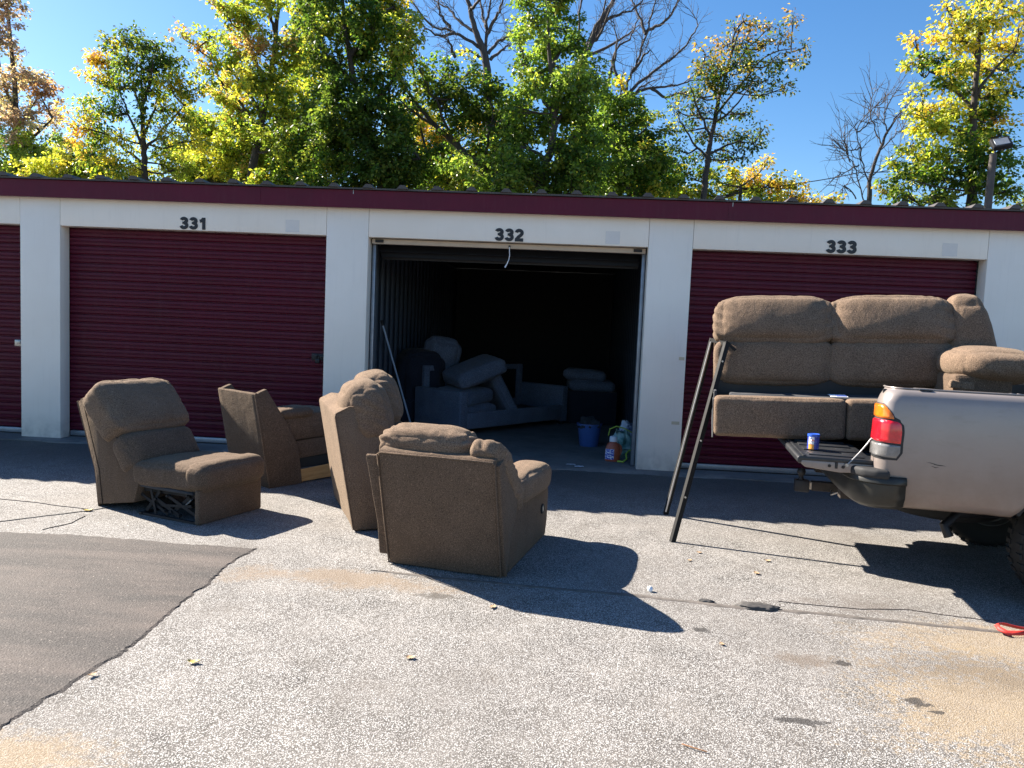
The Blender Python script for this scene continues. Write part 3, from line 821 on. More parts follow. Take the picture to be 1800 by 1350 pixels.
# side gusset between back and arm
obj('side_gusset', soft(prism([(0.02, 0.02), (-0.07, 0.27), (-0.205, 0.735), (-0.12, 0.765), (0.22, 0.46), (0.20, 0.36), (0.09, 0.22), (0.05, 0.0)], -0.028, 0.02, 'y', 0.008, 2, 0), 0.003, 8, 2.0, 0), FAB, r4, 35)
mh = slab_along((-0.035, 0.475, 0.765), (-0.28, 0.96), (0.96, 0.28), 0.27, 0.22, 0.60, n=28, r=0.095, sup=3.8, bulge=(0.015, 0.012, 0.015), wr=0.008, wsc=7, seed=4.4, ends=0.012)
obj('headrest', mh, FAB_LIT, r4, 'all')
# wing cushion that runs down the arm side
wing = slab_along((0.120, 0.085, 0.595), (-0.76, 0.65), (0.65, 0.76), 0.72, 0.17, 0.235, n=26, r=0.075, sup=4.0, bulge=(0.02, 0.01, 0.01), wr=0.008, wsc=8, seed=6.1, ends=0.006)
obj('wing_cushion', wing, FAB_LIT, r4, 'all')
arm_prof = [(0.12, 0.0), (0.05, 0.16), (0.12, 0.30), (0.26, 0.42), (0.70, 0.44), (1.07, 0.41), (1.125, 0.33), (1.12, 0.12), (1.08, 0.0)]
obj('arm_panel', soft(prism(arm_prof, -0.015, 0.215, 'y', 0.02, 3, 3), 0.003, 8, 5.0, 0), FAB, r4, 35)
ap = cushion((0.96, 0.29, 0.20), TR(0.71, 0.095, 0.465) @ RY(math.radians(1.5)), 22, 0.08, (0.005, 0.008, 0.01), 0.006, 6, 2.6, sup=3.4)
obj('arm_pad', ap, FAB_LIT, r4, 'all')
obj('seat', cushion((0.72, 0.53, 0.2), TR(0.72, 0.49, 0.36), 14, 0.06, (0.02, 0.01, 0.03), 0.006, 6, 4.1), FAB, r4, 'all')
obj('base', soft(box((0.62, 0.48, 0.14), (0.95, 0.50, 0.25), 0.012, 2), 0.003, 7, 1, 2), FAB, r4, 50)
rg = BM()
Mr = TR(0.93, -0.016, 0.235) @ RX(PI / 2)
ringp = [(0.030 + 0.008 * math.cos(a), 0.008 * math.sin(a)) for a in [2 * PI * i / 10 for i in range(11)]]
prof = [(0.030 + 0.008 * math.cos(2 * PI * i / 10), 0.004 + 0.008 * math.sin(2 * PI * i / 10)) for i in range(11)]
add_lathe(rg, prof, 24, Mr)
add_lathe(rg, [(0, -0.002), (0.029, -0.002), (0.029, 0.003), (0, 0.003)], 20, Mr)
ho = obj('release_handle', rg, M['rubber'], r4, 50)
obj('handle_pull', box((0.93, -0.020, 0.235), (0.016, 0.014, 0.045), 0.004, 2), M['steel'], ho, 50)

# 5 ---- loveseat standing in the truck bed
S5 = math.radians(2.1)
r5 = empty('loveseat', 'brown two-seat sofa without seat cushions, standing across the bed and tailgate of the pickup', 'sofa', (1.63, -2.86, 0.829), -math.radians(10), 'pieces of a brown sectional sofa')
r5.rotation_euler = (0, -S5, -math.radians(10))
obj('front_rail', merge(cushion((0.90, 0.145, 0.29), TR(-0.045, 0.072, 0.143), 22, 0.035, (0.0, 0.010, 0.004), 0.005, 6, 3), cushion((0.66, 0.145, 0.29), TR(0.735, 0.072, 0.143), 18, 0.035, (0.0, 0.010, 0.004), 0.005, 6, 5)), FAB_LIT, r5, 'all')
obj('base_bottom', box((0.49, 0.46, 0.02), (1.90, 0.78, 0.03)), M['dust_cover'], r5)
obj('deck', soft(box((0.30, 0.36, 0.265), (1.35, 0.44, 0.05), 0.015, 2), 0.008, 6, 2, 4), M['dust_cover'], r5, 'all')
obj('cavity_shade', box((0.45, 0.50, 0.33), (1.85, 0.02, 0.20)), M['black'], r5)  # black sheet that paints the shade inside the empty seat cavity
obj('end_board', merge(box((-0.485, 0.46, 0.17), (0.022, 0.66, 0.30), 0.004, 1), soft(box((-0.498, 0.13, 0.12), (0.006, 0.20, 0.28), 0.002, 1), 0.01, 12, 3, 3)), M['dust_cover'], r5, 40)
obj('law_tag', merge(box((0.385, 0.26, 0.2945), (0.115, 0.15, 0.003), rot=RX(0.04))), M['paper'], r5)
tagb = obj('tag_print', box((0.40, 0.235, 0.2975), (0.07, 0.07, 0.002), rot=RX(0.04)), M['paper_blue'], r5)
obj('back_frame', soft(prism([(0.60, 0.03), (0.86, 0.03), (0.90, 0.50), (0.93, 0.95), (0.76, 0.97), (0.68, 0.5)], -0.49, 1.40, 'x', 0.015, 2, 6), 0.004, 6, 3, 0), FAB, r5, 40)
for i, (xc, ww, sd) in enumerate(((-0.055, 0.860, 3.3), (0.780, 0.860, 5.9))):
    # the cushions face -y here: turn the slab by -90 degrees
    R_ = RZ(-PI / 2)
    hb = slab_along((-0.605, xc, 0.825), (-0.40, 0.917), (0.917, 0.40), 0.385, 0.235, ww, n=30, r=0.10, sup=4.6, bulge=(0.050, 0.010, 0.015), wr=0.007, wsc=5, seed=sd, ends=0.007)
    for v in hb.verts: v.co = R_ @ Vector((v.co.x, v.co.y, v.co.z))
    obj('headrest', hb, FAB_LIT, r5, 'all')
    lbm = slab_along((-0.560, xc, 0.525), (-0.10, 0.995), (0.995, 0.10), 0.34, 0.24, ww - 0.01, n=22, r=0.075, sup=5.5, bulge=(0.030, 0.008, 0.015), wr=0.007, wsc=5, seed=sd + 2)
    for v in lbm.verts: v.co = R_ @ v.co
    obj('lumbar_cushion', lbm, FAB_LIT, r5, 'all')
def wshape(p):
    # the wing narrows upwards and leans in
    t = (p[2] + 0.38) / 0.76
    return (p[0] * (1.25 - 0.55 * t) - 0.045 * t, p[1] + 0.10 * t, p[2])
wg = cushion((0.34, 0.30, 0.80), TR(1.350, 0.58, 0.610), 24, 0.11, (0.01, 0.03, 0.03), 0.007, 6, 7.7, shape=None, sup=4.5)
for v in wg.verts:
    t = (v.co.z - 0.24) / 0.77
    xc = 1.350; v.co.x = xc + 0.01 + (v.co.x - xc) * (1.22 - 0.50 * t) - 0.055 * t
    v.co.y += 0.10 * t
obj('wing_cushion', wg, FAB_LIT, r5, 'all')
obj('arm_panel', soft(box((1.26, 0.36, 0.25), (0.36, 0.66, 0.46), 0.03, 2), 0.004, 7, 3, 3), FAB, r5, 50)
apd = cushion((0.56, 0.78, 0.225), TR(1.365, 0.34, 0.535) @ RY(math.radians(3)), 26, 0.072, (0.01, 0.01, 0.02), 0.005, 5, 12.2, ends=0.004, sup=2.9)
obj('arm_pad', apd, FAB_LIT, r5, 'all')
obj('fabric_flap', soft(box((1.13, 0.045, 0.405), (0.15, 0.05, 0.055), 0.012, 2, rot=RY(0.08)), 0.008, 14, 2, 2), FAB_LIT, r5, 'all')

# 6 ---- black angle-iron frame leaning against the loveseat's end
fr = empty('bed_rail_frame', 'black angle-iron frame with two long legs leaning against the end of the truck-borne sofa', 'metal frame', (0.92, -2.33, 0.0))
def angle_iron(a, b, flange, w=0.034, t=0.004, inward=Vector((0, 1, 0))):
    """L-section from a to b; flange: direction of the second leg"""
    a, b = Vector(a), Vector(b); d = (b - a).normalized()
    f = (flange - d * flange.dot(d)).normalized(); g = d.cross(f)
    sec = [(0, 0), (w, 0), (w, t), (t, t), (t, w), (0, w)]
    bm = BM()
    A = [bm.verts.new(a + f * p + g * q) for p, q in sec]; B = [bm.verts.new(b + f * p + g * q) for p, q in sec]
    bm.faces.new(A[::-1]); bm.faces.new(B)
    for i in range(6): bm.faces.new((A[i], A[(i + 1) % 6], B[(i + 1) % 6], B[i]))
    for v in bm.verts: v.co -= Vector((0.92, -2.33, 0.0))
    return bm
M['frame_black'] = simple('black_enamelled_angle', (0.003, 0.003, 0.0035), 0.7, 0.2, 0.3, 15, 0.05, 60)
M['frame_sunlit'] = simple('sunlit_angle_edge', (0.55, 0.53, 0.50), 0.4, 0.5, 0.2, 15)  # pale colour standing in for the sunlit face of the far leg
tA, tB = (1.222, -2.045, 1.512), (1.262, -2.44, 1.492)
legA = obj('leg', angle_iron((0.95, -1.91, 0.0), tA, Vector((1, 0.1, 0)), 0.036), M['frame_black'], fr)
legB = obj('leg', angle_iron((0.89, -2.76, 0.0), tB, Vector((1, 0.4, 0)), 0.036), M['frame_black'], fr)
obj('crossbar', angle_iron(tA, tB, Vector((0, 0, -1)), 0.03), M['frame_black'], fr)
# pale strip: sunlight on the far leg's face, painted as a light bar
a, b = Vector((0.95, -1.91, 0.0)), Vector(tA)
d_ = (b - a).normalized(); off = d_.cross(Vector((0, -1, 0))).normalized()
bm = BM(); add_tube(bm, [a + d_ * 0.03 + Vector((0.006, -0.010, 0)) - Vector((0.92, -2.33, 0)), b - d_ * 0.03 + Vector((0.006, -0.010, 0)) - Vector((0.92, -2.33, 0))], 0.007, 6)
obj('sunlit_edge', bm, M['frame_sunlit'], legA, 60)
pegs = BM()
for t in (0.22, 0.5, 0.74, 0.9):
    p = Vector((0.89, -2.76, 0)).lerp(Vector(tB), t) - Vector((0.92, -2.33, 0))
    add_lathe(pegs, [(0, -0.006), (0.007, -0.006), (0.007, 0.006), (0, 0.006)], 8, TR(p.x + 0.012, p.y - 0.004, p.z) @ RX(PI / 2))
obj('rivet', pegs, M['steel'], fr)
obj('short_bar', box((1.30 - 0.92, -2.43 + 2.33, 1.462), (0.10, 0.006, 0.022), rot=RY(0.7)), M['frame_black'], fr)  # short black bar slanting at the top of the frame

# ------------------------------------------------------------------ pickup truck
TH = -math.radians(9)
def mk_paint():
    g = N('dusty_silver_paint'); c = g.coord('Object')
    a = g.noise(c, 2.2, 5, 0.65)
    cc = g.ramp(a, [(0.3, (0.255, 0.220, 0.203)), (0.75, (0.30, 0.262, 0.242))])
    z = g.node('ShaderNodeSeparateXYZ', {'Vector': c}).outputs['Z']
    dirt = g.math('MULTIPLY', g.node('ShaderNodeMapRange', {'Value': z, 'From Min': 1.05, 'From Max': 0.52}).outputs[0], g.ramp(g.noise(c, 3.5, 6, 0.7), [(0.3, 0.35), (0.7, 1.0)]))
    cc = g.mix(cc, (0.185, 0.122, 0.085), g.math('MULTIPLY', dirt, 0.8))
    smud = g.ramp(g.noise(g.coord('Object', (1.0, 1.0, 3.2)), 6.0, 5, 0.7), [(0.55, 0.0), (0.8, 0.5)])
    cc = g.mix(cc, (0.20, 0.165, 0.135), smud)
    spk = g.ramp(g.noise(c, 60, 3, 0.7), [(0.70, 0.0), (0.80, 0.35)])
    cc = g.mix(cc, (0.22, 0.17, 0.13), spk)
    rr = g.math('ADD', g.math('MULTIPLY', dirt, 0.3), 0.34)
    return g.bsdf(cc, rr, 0.25, g.bump(g.noise(c, 2.5, 2), 0.12, 0.03), Coat_Weight=0.25, Coat_Roughness=0.2)
M['paint'] = mk_paint()
M['liner_black'] = simple('scuffed_black_bedliner', (0.022, 0.023, 0.025), 0.42, 0.0, 0.35, 12, 0.15, 80)
M['bumper'] = simple('grubby_black_bumper', (0.026, 0.024, 0.019), 0.42, 0.1, 0.4, 9)
M['amber'] = None
def lens(name, col, rough=0.12):
    g = N(name); c = g.coord('Object')
    f = g.node('ShaderNodeTexBrick', offset=0.0, squash=1.0)
    g.put(f.inputs['Vector'], g.node('ShaderNodeMapping', {'Vector': c, 'Rotation': (math.pi / 2, 0, 0)}).outputs[0]); g.put(f.inputs['Scale'], 60.0)
    f.inputs['Mortar Size'].default_value = 0.05; f.inputs['Brick Width'].default_value = 0.5; f.inputs['Row Height'].default_value = 0.5
    cc = g.mix(col, tuple(x * 0.55 for x in col), g.ramp(g.noise(c, 18, 3), [(0.4, 0.0), (0.7, 0.8)]))
    return g.bsdf(cc, rough, 0.0, g.bump(f.outputs['Fac'], 0.25, 0.002), Coat_Weight=0.8, Coat_Roughness=0.06, Subsurface_Weight=0.0)
M['amber'] = lens('amber_lens', (0.80, 0.19, 0.010)); M['red'] = lens('red_lens', (0.72, 0.010, 0.022)); M['clear'] = lens('clear_lens', (0.20, 0.195, 0.19))
M['tyre'] = simple('tyre_rubber', (0.008, 0.008, 0.008), 0.8, 0.0, 0.3, 12, 0.2, 40)
M['rim'] = simple('alloy_rim', (0.12, 0.12, 0.12), 0.45, 0.6, 0.2)
M['glass'] = simple('dark_car_glass', (0.02, 0.025, 0.03), 0.06)
M['chassis'] = simple('rusty_chassis', (0.045, 0.035, 0.028), 0.8, 0.2, 0.4, 14, 0.2)

tk = empty('pickup_truck', 'dusty silver pickup truck with its tailgate down and a brown sofa in the bed', 'truck', (1.97, -3.70, 0.0), TH)
TW = 1.80                                  # width over the bed sides
WX, WR, ARCH = 1.17, 0.375, 0.475            # rear axle
# bed side: profile offsets (y, outward is -y) against height
PROF = [(0.545, 0.075), (0.560, 0.045), (0.60, 0.022), (0.68, 0.004), (0.78, -0.008), (0.90, -0.014), (1.02, -0.012), (1.12, -0.004), (1.19, 0.004), (1.225, 0.012), (1.250, 0.026), (1.264, 0.048), (1.268, 0.075), (1.266, 0.125)]
def side_y(z):
    for (z0, y0), (z1, y1) in zip(PROF[:-1], PROF[1:]):
        if z0 <= z <= z1 and z1 > z0: return y0 + (y1 - y0) * (z - z0) / (z1 - z0)
    return PROF[0][1] if z < PROF[0][0] else PROF[-1][1]
RC_X, RC_Y = 0.075, 0.10                    # rounded rear corner
def rear_x(z):                               # rear edge of the body leans in towards the top
    return -0.036 + max(0.0, z - 0.95) * 0.05 + (max(0.0, z - 1.17) ** 2) * 5.0
def corner(s, z, out=0.0):
    """s<0: on the side, -s metres ahead of the corner; s in 0..1: round the corner; s in 1..2: across the rear face"""
    y0 = side_y(z); x0 = rear_x(z)
    if s <= 0: return Vector((x0 + RC_X - s, y0 - out, z))
    if s <= 1:
        a = s * math.pi / 2
        return Vector((x0 + RC_X - math.sin(a) * (RC_X + out), y0 + RC_Y - math.cos(a) * (RC_Y + out), z))
    return Vector((x0 - out, y0 + RC_Y + (s - 1) * 0.06, z))
def bed_side(name, mirror):
    bm = BM()
    bedL = 1.98
    cols = [2.0, 1.5] + [1 - i / 8 for i in range(9)] + [-0.02, -0.05, -0.09]
    xs = list(np.arange(0.22, WX - ARCH + 0.01, 0.065)) + [WX + ARCH * math.sin(t) for t in np.linspace(-math.pi / 2, math.pi / 2, 25)] + list(np.linspace(WX + ARCH + 0.05, bedL, 6))
    zs = [p[0] for p in PROF]
    grid = []
    for s in cols: grid.append([corner(s, z) for z in zs])
    for x in xs:
        zb = 0.545
        if x < WX - ARCH: zb = 0.545 - 0.012 * 0
        dx = abs(x - WX)
        if dx < ARCH: zb = max(0.545, 0.34 + math.sqrt(max(0, ARCH ** 2 - dx ** 2)))
        col = []
        for i, z in enumerate(zs):
            zz = z if zb <= 0.546 else zb + (1.268 - zb) * ((z - 0.545) / (1.268 - 0.545)) if z <= 1.2681 else z
            fl = 0.018 * max(0.0, 1 - (zz - zb) / 0.06) if dx < ARCH * 1.05 else 0.0
            yy = side_y(zz if i > 0 or zb > 0.546 else 0.545)
            if zb > 0.546 and i == 0: yy += 0.03
            col.append(Vector((x, yy - fl, zz if i < len(zs) - 1 else z)))
        grid.append(col)
    vs = [[bm.verts.new(p if not mirror else Vector((p.x, TW - p.y, p.z))) for p in c] for c in grid]
    for a, b in zip(vs[:-1], vs[1:]):
        for i in range(len(zs) - 1):
            try: bm.faces.new((a[i], a[i + 1], b[i + 1], b[i]))
            except ValueError: pass
    bmesh.ops.remove_doubles(bm, verts=bm.verts[:], dist=0.0008)
    o = obj(name, bm, M['paint'], tk, 'all')
    return o
bs = bed_side('bed_side', False)
bs2 = bed_side('bed_side', True)
for o in (bs, bs2):
    so = o.modifiers.new('solid', 'SOLIDIFY'); so.thickness = 0.012; so.offset = -1 if o is bs else 1
# the part of the rail cap, inner wall, floor and front of the bed
obj('rail_notch', box((0.215, 0.060, 1.2695), (0.075, 0.035, 0.006), 0.002, 1), M['black'], bs)
inn = BM()
for y0 in (0.135, TW - 0.135):
    add_box(inn, (0.98, y0, 1.00), (1.96, 0.02, 0.52))
    add_box(inn, (WX, y0 + (0.09 if y0 < 1 else -0.09), 0.86), (0.80, 0.2, 0.24), 0.03)
add_box(inn, (0.99, TW / 2, 0.745), (1.98, TW - 0.28, 0.03))
add_box(inn, (1.97, TW / 2, 1.0), (0.03, TW - 0.1, 0.52))
for i in range(9): add_box(inn, (0.96, 0.30 + i * 0.15, 0.7645), (1.90, 0.06, 0.008), 0.002, 1)
obj('bed_liner', inn, M['liner_black'], tk, 40)
# scuffs on the near panel
def scuff(x0, z0, x1, z1, w):
    bm = BM(); n = 10; prev = None
    for i in range(n + 1):
        t = i / n; x = x0 + (x1 - x0) * t; z = z0 + (z1 - z0) * t + 0.002 * math.sin(t * 9); ww = w * math.sin(math.pi * min(1, max(0.03, t))) * (0.6 + 0.4 * random.random())
        a = bm.verts.new((x, side_y(z) - 0.0016, z + ww)); b = bm.verts.new((x, side_y(z) - 0.0016, z - ww))
        if prev: bm.faces.new((prev[0], a, b, prev[1]))
        prev = (a, b)
    obj('scratch', bm, M['black'], bs)
scuff(0.235, 0.846, 0.345, 0.828, 0.0035); scuff(0.26, 0.823, 0.305, 0.818, 0.0025)
# tail light: dark bezel and three lenses following the corner
LZ0, LZ1 = 0.850, 1.172
def light_edge(z):                            # how far the light reaches round onto the side (s, negative = metres)
    t = (z - LZ0) / (LZ1 - LZ0)
    return -0.052 * (1 - max(0.0, (t - 0.45) / 0.55) ** 1.8) * (1.0 if t > 0.12 else 0.55 + 0.45 * (t / 0.12)) + 0.55 * max(0.0, (t - 0.62) / 0.38) ** 2.2
def light_patch(z0, z1, ins, out, m, name, par, nz=10):
    bm = BM(); rows = []
    for i in range(nz + 1):
        z = z0 + (z1 - z0) * i / nz
        s0 = light_edge(z) + (ins if light_edge(z) <= 0 else ins * 4)
        ss = []
        k = 14
        for j in range(k + 1):
            s = s0 + (1.9 - s0) * j / k
            ss.append(s)
        edge = [0.0] + [out] * (k - 1) + [0.0]
        if i in (0, nz): edge = [0.0] * (k + 1)
        rows.append([bm.verts.new(corner(s, z, e + 0.002)) for s, e in zip(ss, edge)])
    for a, b in zip(rows[:-1], rows[1:]):
        for j in range(len(a) - 1): bm.faces.new((a[j], a[j + 1], b[j + 1], b[j]))
    return obj(name, bm, m, par, 'all')
tl = light_patch(LZ0 - 0.006, LZ1 + 0.006, -0.008, 0.004, M['rubber'], 'taillight', tk, 22)
light_patch(1.088, LZ1, 0.003, 0.012, M['amber'], 'amber_lens', tl, 10)
light_patch(0.944, 1.084, 0.003, 0.014, M['red'], 'red_lens', tl, 12)
light_patch(0.856, 0.940, 0.003, 0.012, M['clear'], 'clear_lens', tl, 10)
tl2 = obj('taillight', box((0.0, TW - 0.06, 1.01), (0.10, 0.10, 0.31), 0.02, 2), M['red'], tk, 40)
# tailgate, down
TGX0, TGX1, TGY0, TGY1 = -0.470, -0.020, 0.085, TW - 0.085
tg = obj('tailgate', prism([(TGX0 + 0.045, 0.747), (TGX0 + 0.015, 0.770), (TGX0 + 0.022, 0.792), (TGX1, 0.792), (TGX1, 0.738), (-0.22, 0.728)], TGY0, TGY1, 'y', 0.006, 2), M['paint'], tk, 40)
cap = BM()
add_prism(cap, [(TGX0 + 0.012, 0.766), (TGX0 - 0.006, 0.778), (TGX0 - 0.006, 0.806), (TGX0 + 0.006, 0.816), (TGX1, 0.816), (TGX1, 0.790), (TGX0 + 0.024, 0.790)], TGY0 - 0.004, TGY1 + 0.004, 'y', 0.005, 2)
obj('top_cap', cap, M['liner_black'], tg, 40)
rb = None
for i in range(7):
    yy = TGY0 + 0.115 + i * 0.215
    if rb is None:
        rb = obj('liner_rib', merge(box((-0.235, 0, 0.8195), (0.33, 0.10, 0.009), 0.004, 2), box((-0.33, 0.055, 0.8205), (0.07, 0.03, 0.012), 0.005, 2), box((-0.15, 0.055, 0.8205), (0.07, 0.03, 0.012), 0.005, 2)), M['liner_black'], tg, 40); rb.location = (0, yy, 0)
    else: share('liner_rib', rb, tg, (0, yy, 0))
obj('cap_lip', box((TGX0 + 0.035, TW / 2, 0.8185), (0.018, TGY1 - TGY0, 0.008), 0.003, 2), M['liner_black'], tg, 40)
for bx, bz in ((-0.285, 0.766), (-0.205, 0.764)):
    obj('bolt', lathe([(0, 0.010), (0.008, 0.010), (0.010, 0.0), (0, 0.0)], 12, TR(bx, TGY0 - 0.001, bz) @ RX(PI / 2)), M['chassis'], tg, 40)
obj('latch_slot', box((-0.245, TGY0 - 0.002, 0.772), (0.016, 0.006, 0.040), 0.002, 1), M['black'], tg)
obj('hinge_plate', box((-0.07, TGY0 - 0.002, 0.762), (0.075, 0.005, 0.026), 0.008, 2), M['steel'], tg, 40)
cab_pts = [Vector((-0.185, TGY0 - 0.010, 0.783)).lerp(Vector((-0.022, 0.135, 0.985)), t) - Vector((0, 0, 0.012 * math.sin(math.pi * t))) for t in np.linspace(0, 1, 8)]
cb = obj('tailgate_cable', tube(cab_pts, 0.0045, 8), M['steel'], tg, 60)
obj('cable_bolt', lathe([(0, 0.016), (0.010, 0.016), (0.013, 0.0), (0, 0.0)], 12, TR(-0.187, TGY0, 0.780) @ RX(PI / 2)), M['steel'], tg, 40)
# rear bumper with a black step pad
def bump_sec(z, y):
    return z
bp = BM()
path = [(0.135, -0.026), (0.06, -0.034), (-0.03, -0.026), (-0.10, 0.015), (-0.155, 0.09), (-0.180, 0.22), (-0.185, 0.45), (-0.185, TW - 0.45), (-0.180, TW - 0.22), (-0.155, TW - 0.09), (-0.10, TW - 0.015), (-0.03, TW + 0.026), (0.135, TW + 0.026)]
sec = [(0.0, 0.712), (0.010, 0.722), (0.0, 0.690), (-0.012, 0.655), (-0.006, 0.60), (0.03, 0.553), (0.07, 0.535)]
sec = [(0.075, 0.742), (0.012, 0.742), (0.0, 0.728), (-0.004, 0.70), (0.012, 0.69), (0.010, 0.62), (0.030, 0.565), (0.075, 0.535)]
rows = []
for i, (px, py) in enumerate(path):
    a = Vector(path[max(i - 1, 0)]); b = Vector(path[min(i + 1, len(path) - 1)]); d = (b - a).normalized()
    n = Vector((-d.y, d.x))                   # inward
    if n.dot(Vector((0.8, TW / 2)) - Vector((px, py))) < 0: n = -n
    rows.append([bp.verts.new((px + n.x * o, py + n.y * o, z)) for o, z in sec])
for a, b in zip(rows[:-1], rows[1:]):
    for k in range(len(sec) - 1): bp.faces.new((a[k], a[k + 1], b[k + 1], b[k]))
bo = obj('rear_bumper', bp, M['bumper'], tk, 50)
sd = bo.modifiers.new('solid', 'SOLIDIFY'); sd.thickness = 0.006
pad = BM()
pp = [(0.040, -0.040), (-0.035, -0.034), (-0.11, 0.008), (-0.166, 0.09), (-0.192, 0.25), (-0.05, 0.30), (-0.045, 0.16), (0.035, 0.03)]
add_prism(pad, pp, 0.722, 0.782, 'z', 0.022, 4)
obj('step_pad', pad, M['rubber'], bo, 50)
pad2 = BM(); add_prism(pad2, [(x, TW - y) for x, y in pp], 0.728, 0.772, 'z', 0.014, 3)
obj('step_pad', pad2, M['rubber'], bo, 50)
# hitch with ball, pin and chains
ht = obj('tow_hitch', merge(box((-0.10, TW / 2, 0.485), (0.30, 0.065, 0.065), 0.004, 1), box((-0.02, TW / 2, 0.53), (0.10, 1.0, 0.06), 0.01, 2)), M['chassis'], tk, 40)
obj('receiver_tube', box((-0.225, TW / 2 - 0.0, 0.485), (0.10, 0.052, 0.052), 0.004, 1), M['beige'], ht, 40)
obj('ball_mount', box((-0.315, TW / 2, 0.48), (0.10, 0.07, 0.085), 0.008, 2), M['dark_metal'], ht, 40)
obj('tow_ball', lathe([(0, 0.0), (0.028, 0.0), (0.018, 0.012), (0.016, 0.03), (0.025, 0.04), (0.031, 0.058), (0.025, 0.078), (0.0, 0.088)], 16, TR(-0.322, TW / 2, 0.522)), M['dark_metal'], ht, 'all')
ch = BM()
add_tube(ch, [(-0.02, TW / 2 - 0.25, 0.56), (-0.10, TW / 2 - 0.24, 0.50), (-0.14, TW / 2 - 0.16, 0.46), (-0.12, TW / 2 - 0.06, 0.47)], 0.006, 6)
add_tube(ch, [(-0.20, TW / 2 - 0.2, 0.70), (-0.14, TW / 2 - 0.22, 0.58), (-0.08, TW / 2 - 0.2, 0.50)], 0.005, 6)
obj('safety_chain', ch, M['steel'], ht, 50)
# exhaust, chassis rail, axle
obj('exhaust_pipe', tube([(0.50, 0.33, 0.335), (0.47, 0.34, 0.40), (0.56, 0.38, 0.48), (1.1, 0.5, 0.50)], [0.030, 0.030, 0.030, 0.03], 14), M['dark_metal'], tk, 40)
obj('chassis', merge(box((1.6, 0.42, 0.58), (3.5, 0.09, 0.14)), box((1.6, TW - 0.42, 0.58), (3.5, 0.09, 0.14)), box((WX, TW / 2, 0.37), (0.12, TW - 0.3, 0.12), 0.03), box((0.35, TW / 2, 0.62), (0.1, TW - 0.5, 0.1)), box((0.9, TW / 2, 0.715), (1.7, TW - 0.3, 0.03))), M['chassis'], tk, 40)
mud = BM(); add_prism(mud, [(WX - ARCH * math.cos(t) * 0.99, 0.34 + ARCH * math.sin(t) * 0.99) for t in np.linspace(0.5, math.pi - 0.5, 20)] + [(WX + ARCH * math.cos(t) * 0.95, 0.34 + ARCH * math.sin(t) * 0.95) for t in np.linspace(0.5, math.pi - 0.5, 20)], 0.05, 0.36, 'y')
obj('wheel_well', mud, M['rubber'], tk, 50)
spw = lathe([(0.19, -0.10), (0.24, -0.115), (0.33, -0.118), (0.365, -0.09), (0.37, 0.0), (0.365, 0.09), (0.33, 0.118), (0.24, 0.115), (0.19, 0.10), (0, 0.08)], 36, TR(0.62, TW / 2, 0.50))
obj('added_spare_wheel', spw, M['tyre'], tk, 50)  # unseen, added to keep the space under the truck bed dark
obj('fuel_tank', box((2.2, 0.9, 0.45), (1.3, 0.8, 0.25), 0.05, 2), M['rubber'], tk, 50)
wh0 = None
def wheel(x, y, flip):
    global wh0
    if wh0 is None:
        bm = BM()
        prof = [(0.21, -0.10), (0.24, -0.115), (0.33, -0.118), (0.362, -0.10), (0.375, -0.07), (0.375, 0.07), (0.362, 0.10), (0.33, 0.118), (0.24, 0.115), (0.21, 0.10)]
        add_lathe(bm, prof, 48, RX(PI / 2))
        for i in range(40):
            a = 2 * PI * i / 40
            for s in (-1, 1): add_box(bm, (0, s * 0.068, 0.374), (0.030, 0.06, 0.014), rot=None)
            bmv = bm.verts[:]
            for v in list(bm.verts)[-16:]: v.co = RY(a) @ v.co
        ty = obj('wheel', bm, M['tyre'], tk, 40)
        rm = BM()
        add_lathe(rm, [(0, -0.085), (0.05, -0.09), (0.055, -0.07), (0.19, -0.06), (0.205, -0.105), (0.22, -0.10), (0.215, 0.1), (0, 0.1)], 32, RX(PI / 2))
        for i in range(5): add_box(rm, tuple(RY(2 * PI * i / 5) @ Vector((0, -0.085, 0.12))), (0.07, 0.045, 0.16), 0.01, 2, rot=RY(2 * PI * i / 5))
        r_ = obj('rim', rm, M['rim'], ty, 40)
        ty.location = (x, y, 0.375); wh0 = (ty, r_)
        return
    ty = share('wheel', wh0[0], tk, (x, y, 0.375), (0, 0, PI if flip else 0))
    share('rim', wh0[1], ty)
wheel(WX, 0.14, False); wheel(WX, TW - 0.14, True); wheel(WX + 3.25, 0.14, False); wheel(WX + 3.25, TW - 0.14, True)
# cab and bonnet ahead of the bed
cabp = [(2.03, 0.50), (2.03, 1.28), (2.10, 1.30), (2.28, 1.78), (2.45, 1.82), (3.35, 1.80), (3.55, 1.74), (4.05, 1.30), (4.15, 1.26), (5.05, 1.16), (5.20, 1.05), (5.25, 0.50), (WX + 3.25 + 0.45, 0.50), (WX + 3.25 + 0.40, 0.68), (WX + 3.25 + 0.2, 0.82), (WX + 3.25 - 0.2, 0.82), (WX + 3.25 - 0.40, 0.68), (WX + 3.25 - 0.45, 0.50)]
bm = BM(); add_prism(bm, cabp, 0.02, TW - 0.02, 'y', 0.03, 3, 3)
for v in bm.verts:
    if v.co.z > 1.27: v.co.y = TW / 2 + (v.co.y - TW / 2) * (1 - 0.22 * (v.co.z - 1.27) / 0.55)
cb_ = obj('cab', bm, M['paint'], tk, 35)
def win(pts, y):
    bm = BM(); vs = []
    for x, z in pts:
        k = (1 - 0.22 * max(0, z - 1.27) / 0.55); yy = TW / 2 + ((0.02 if y < 1 else TW - 0.02) - TW / 2) * k
        vs.append((x, yy + (-0.008 if y < 1 else 0.008), z))
    bm.faces.new([bm.verts.new(v) for v in vs]); obj('side_window', bm, M['glass'], cb_)
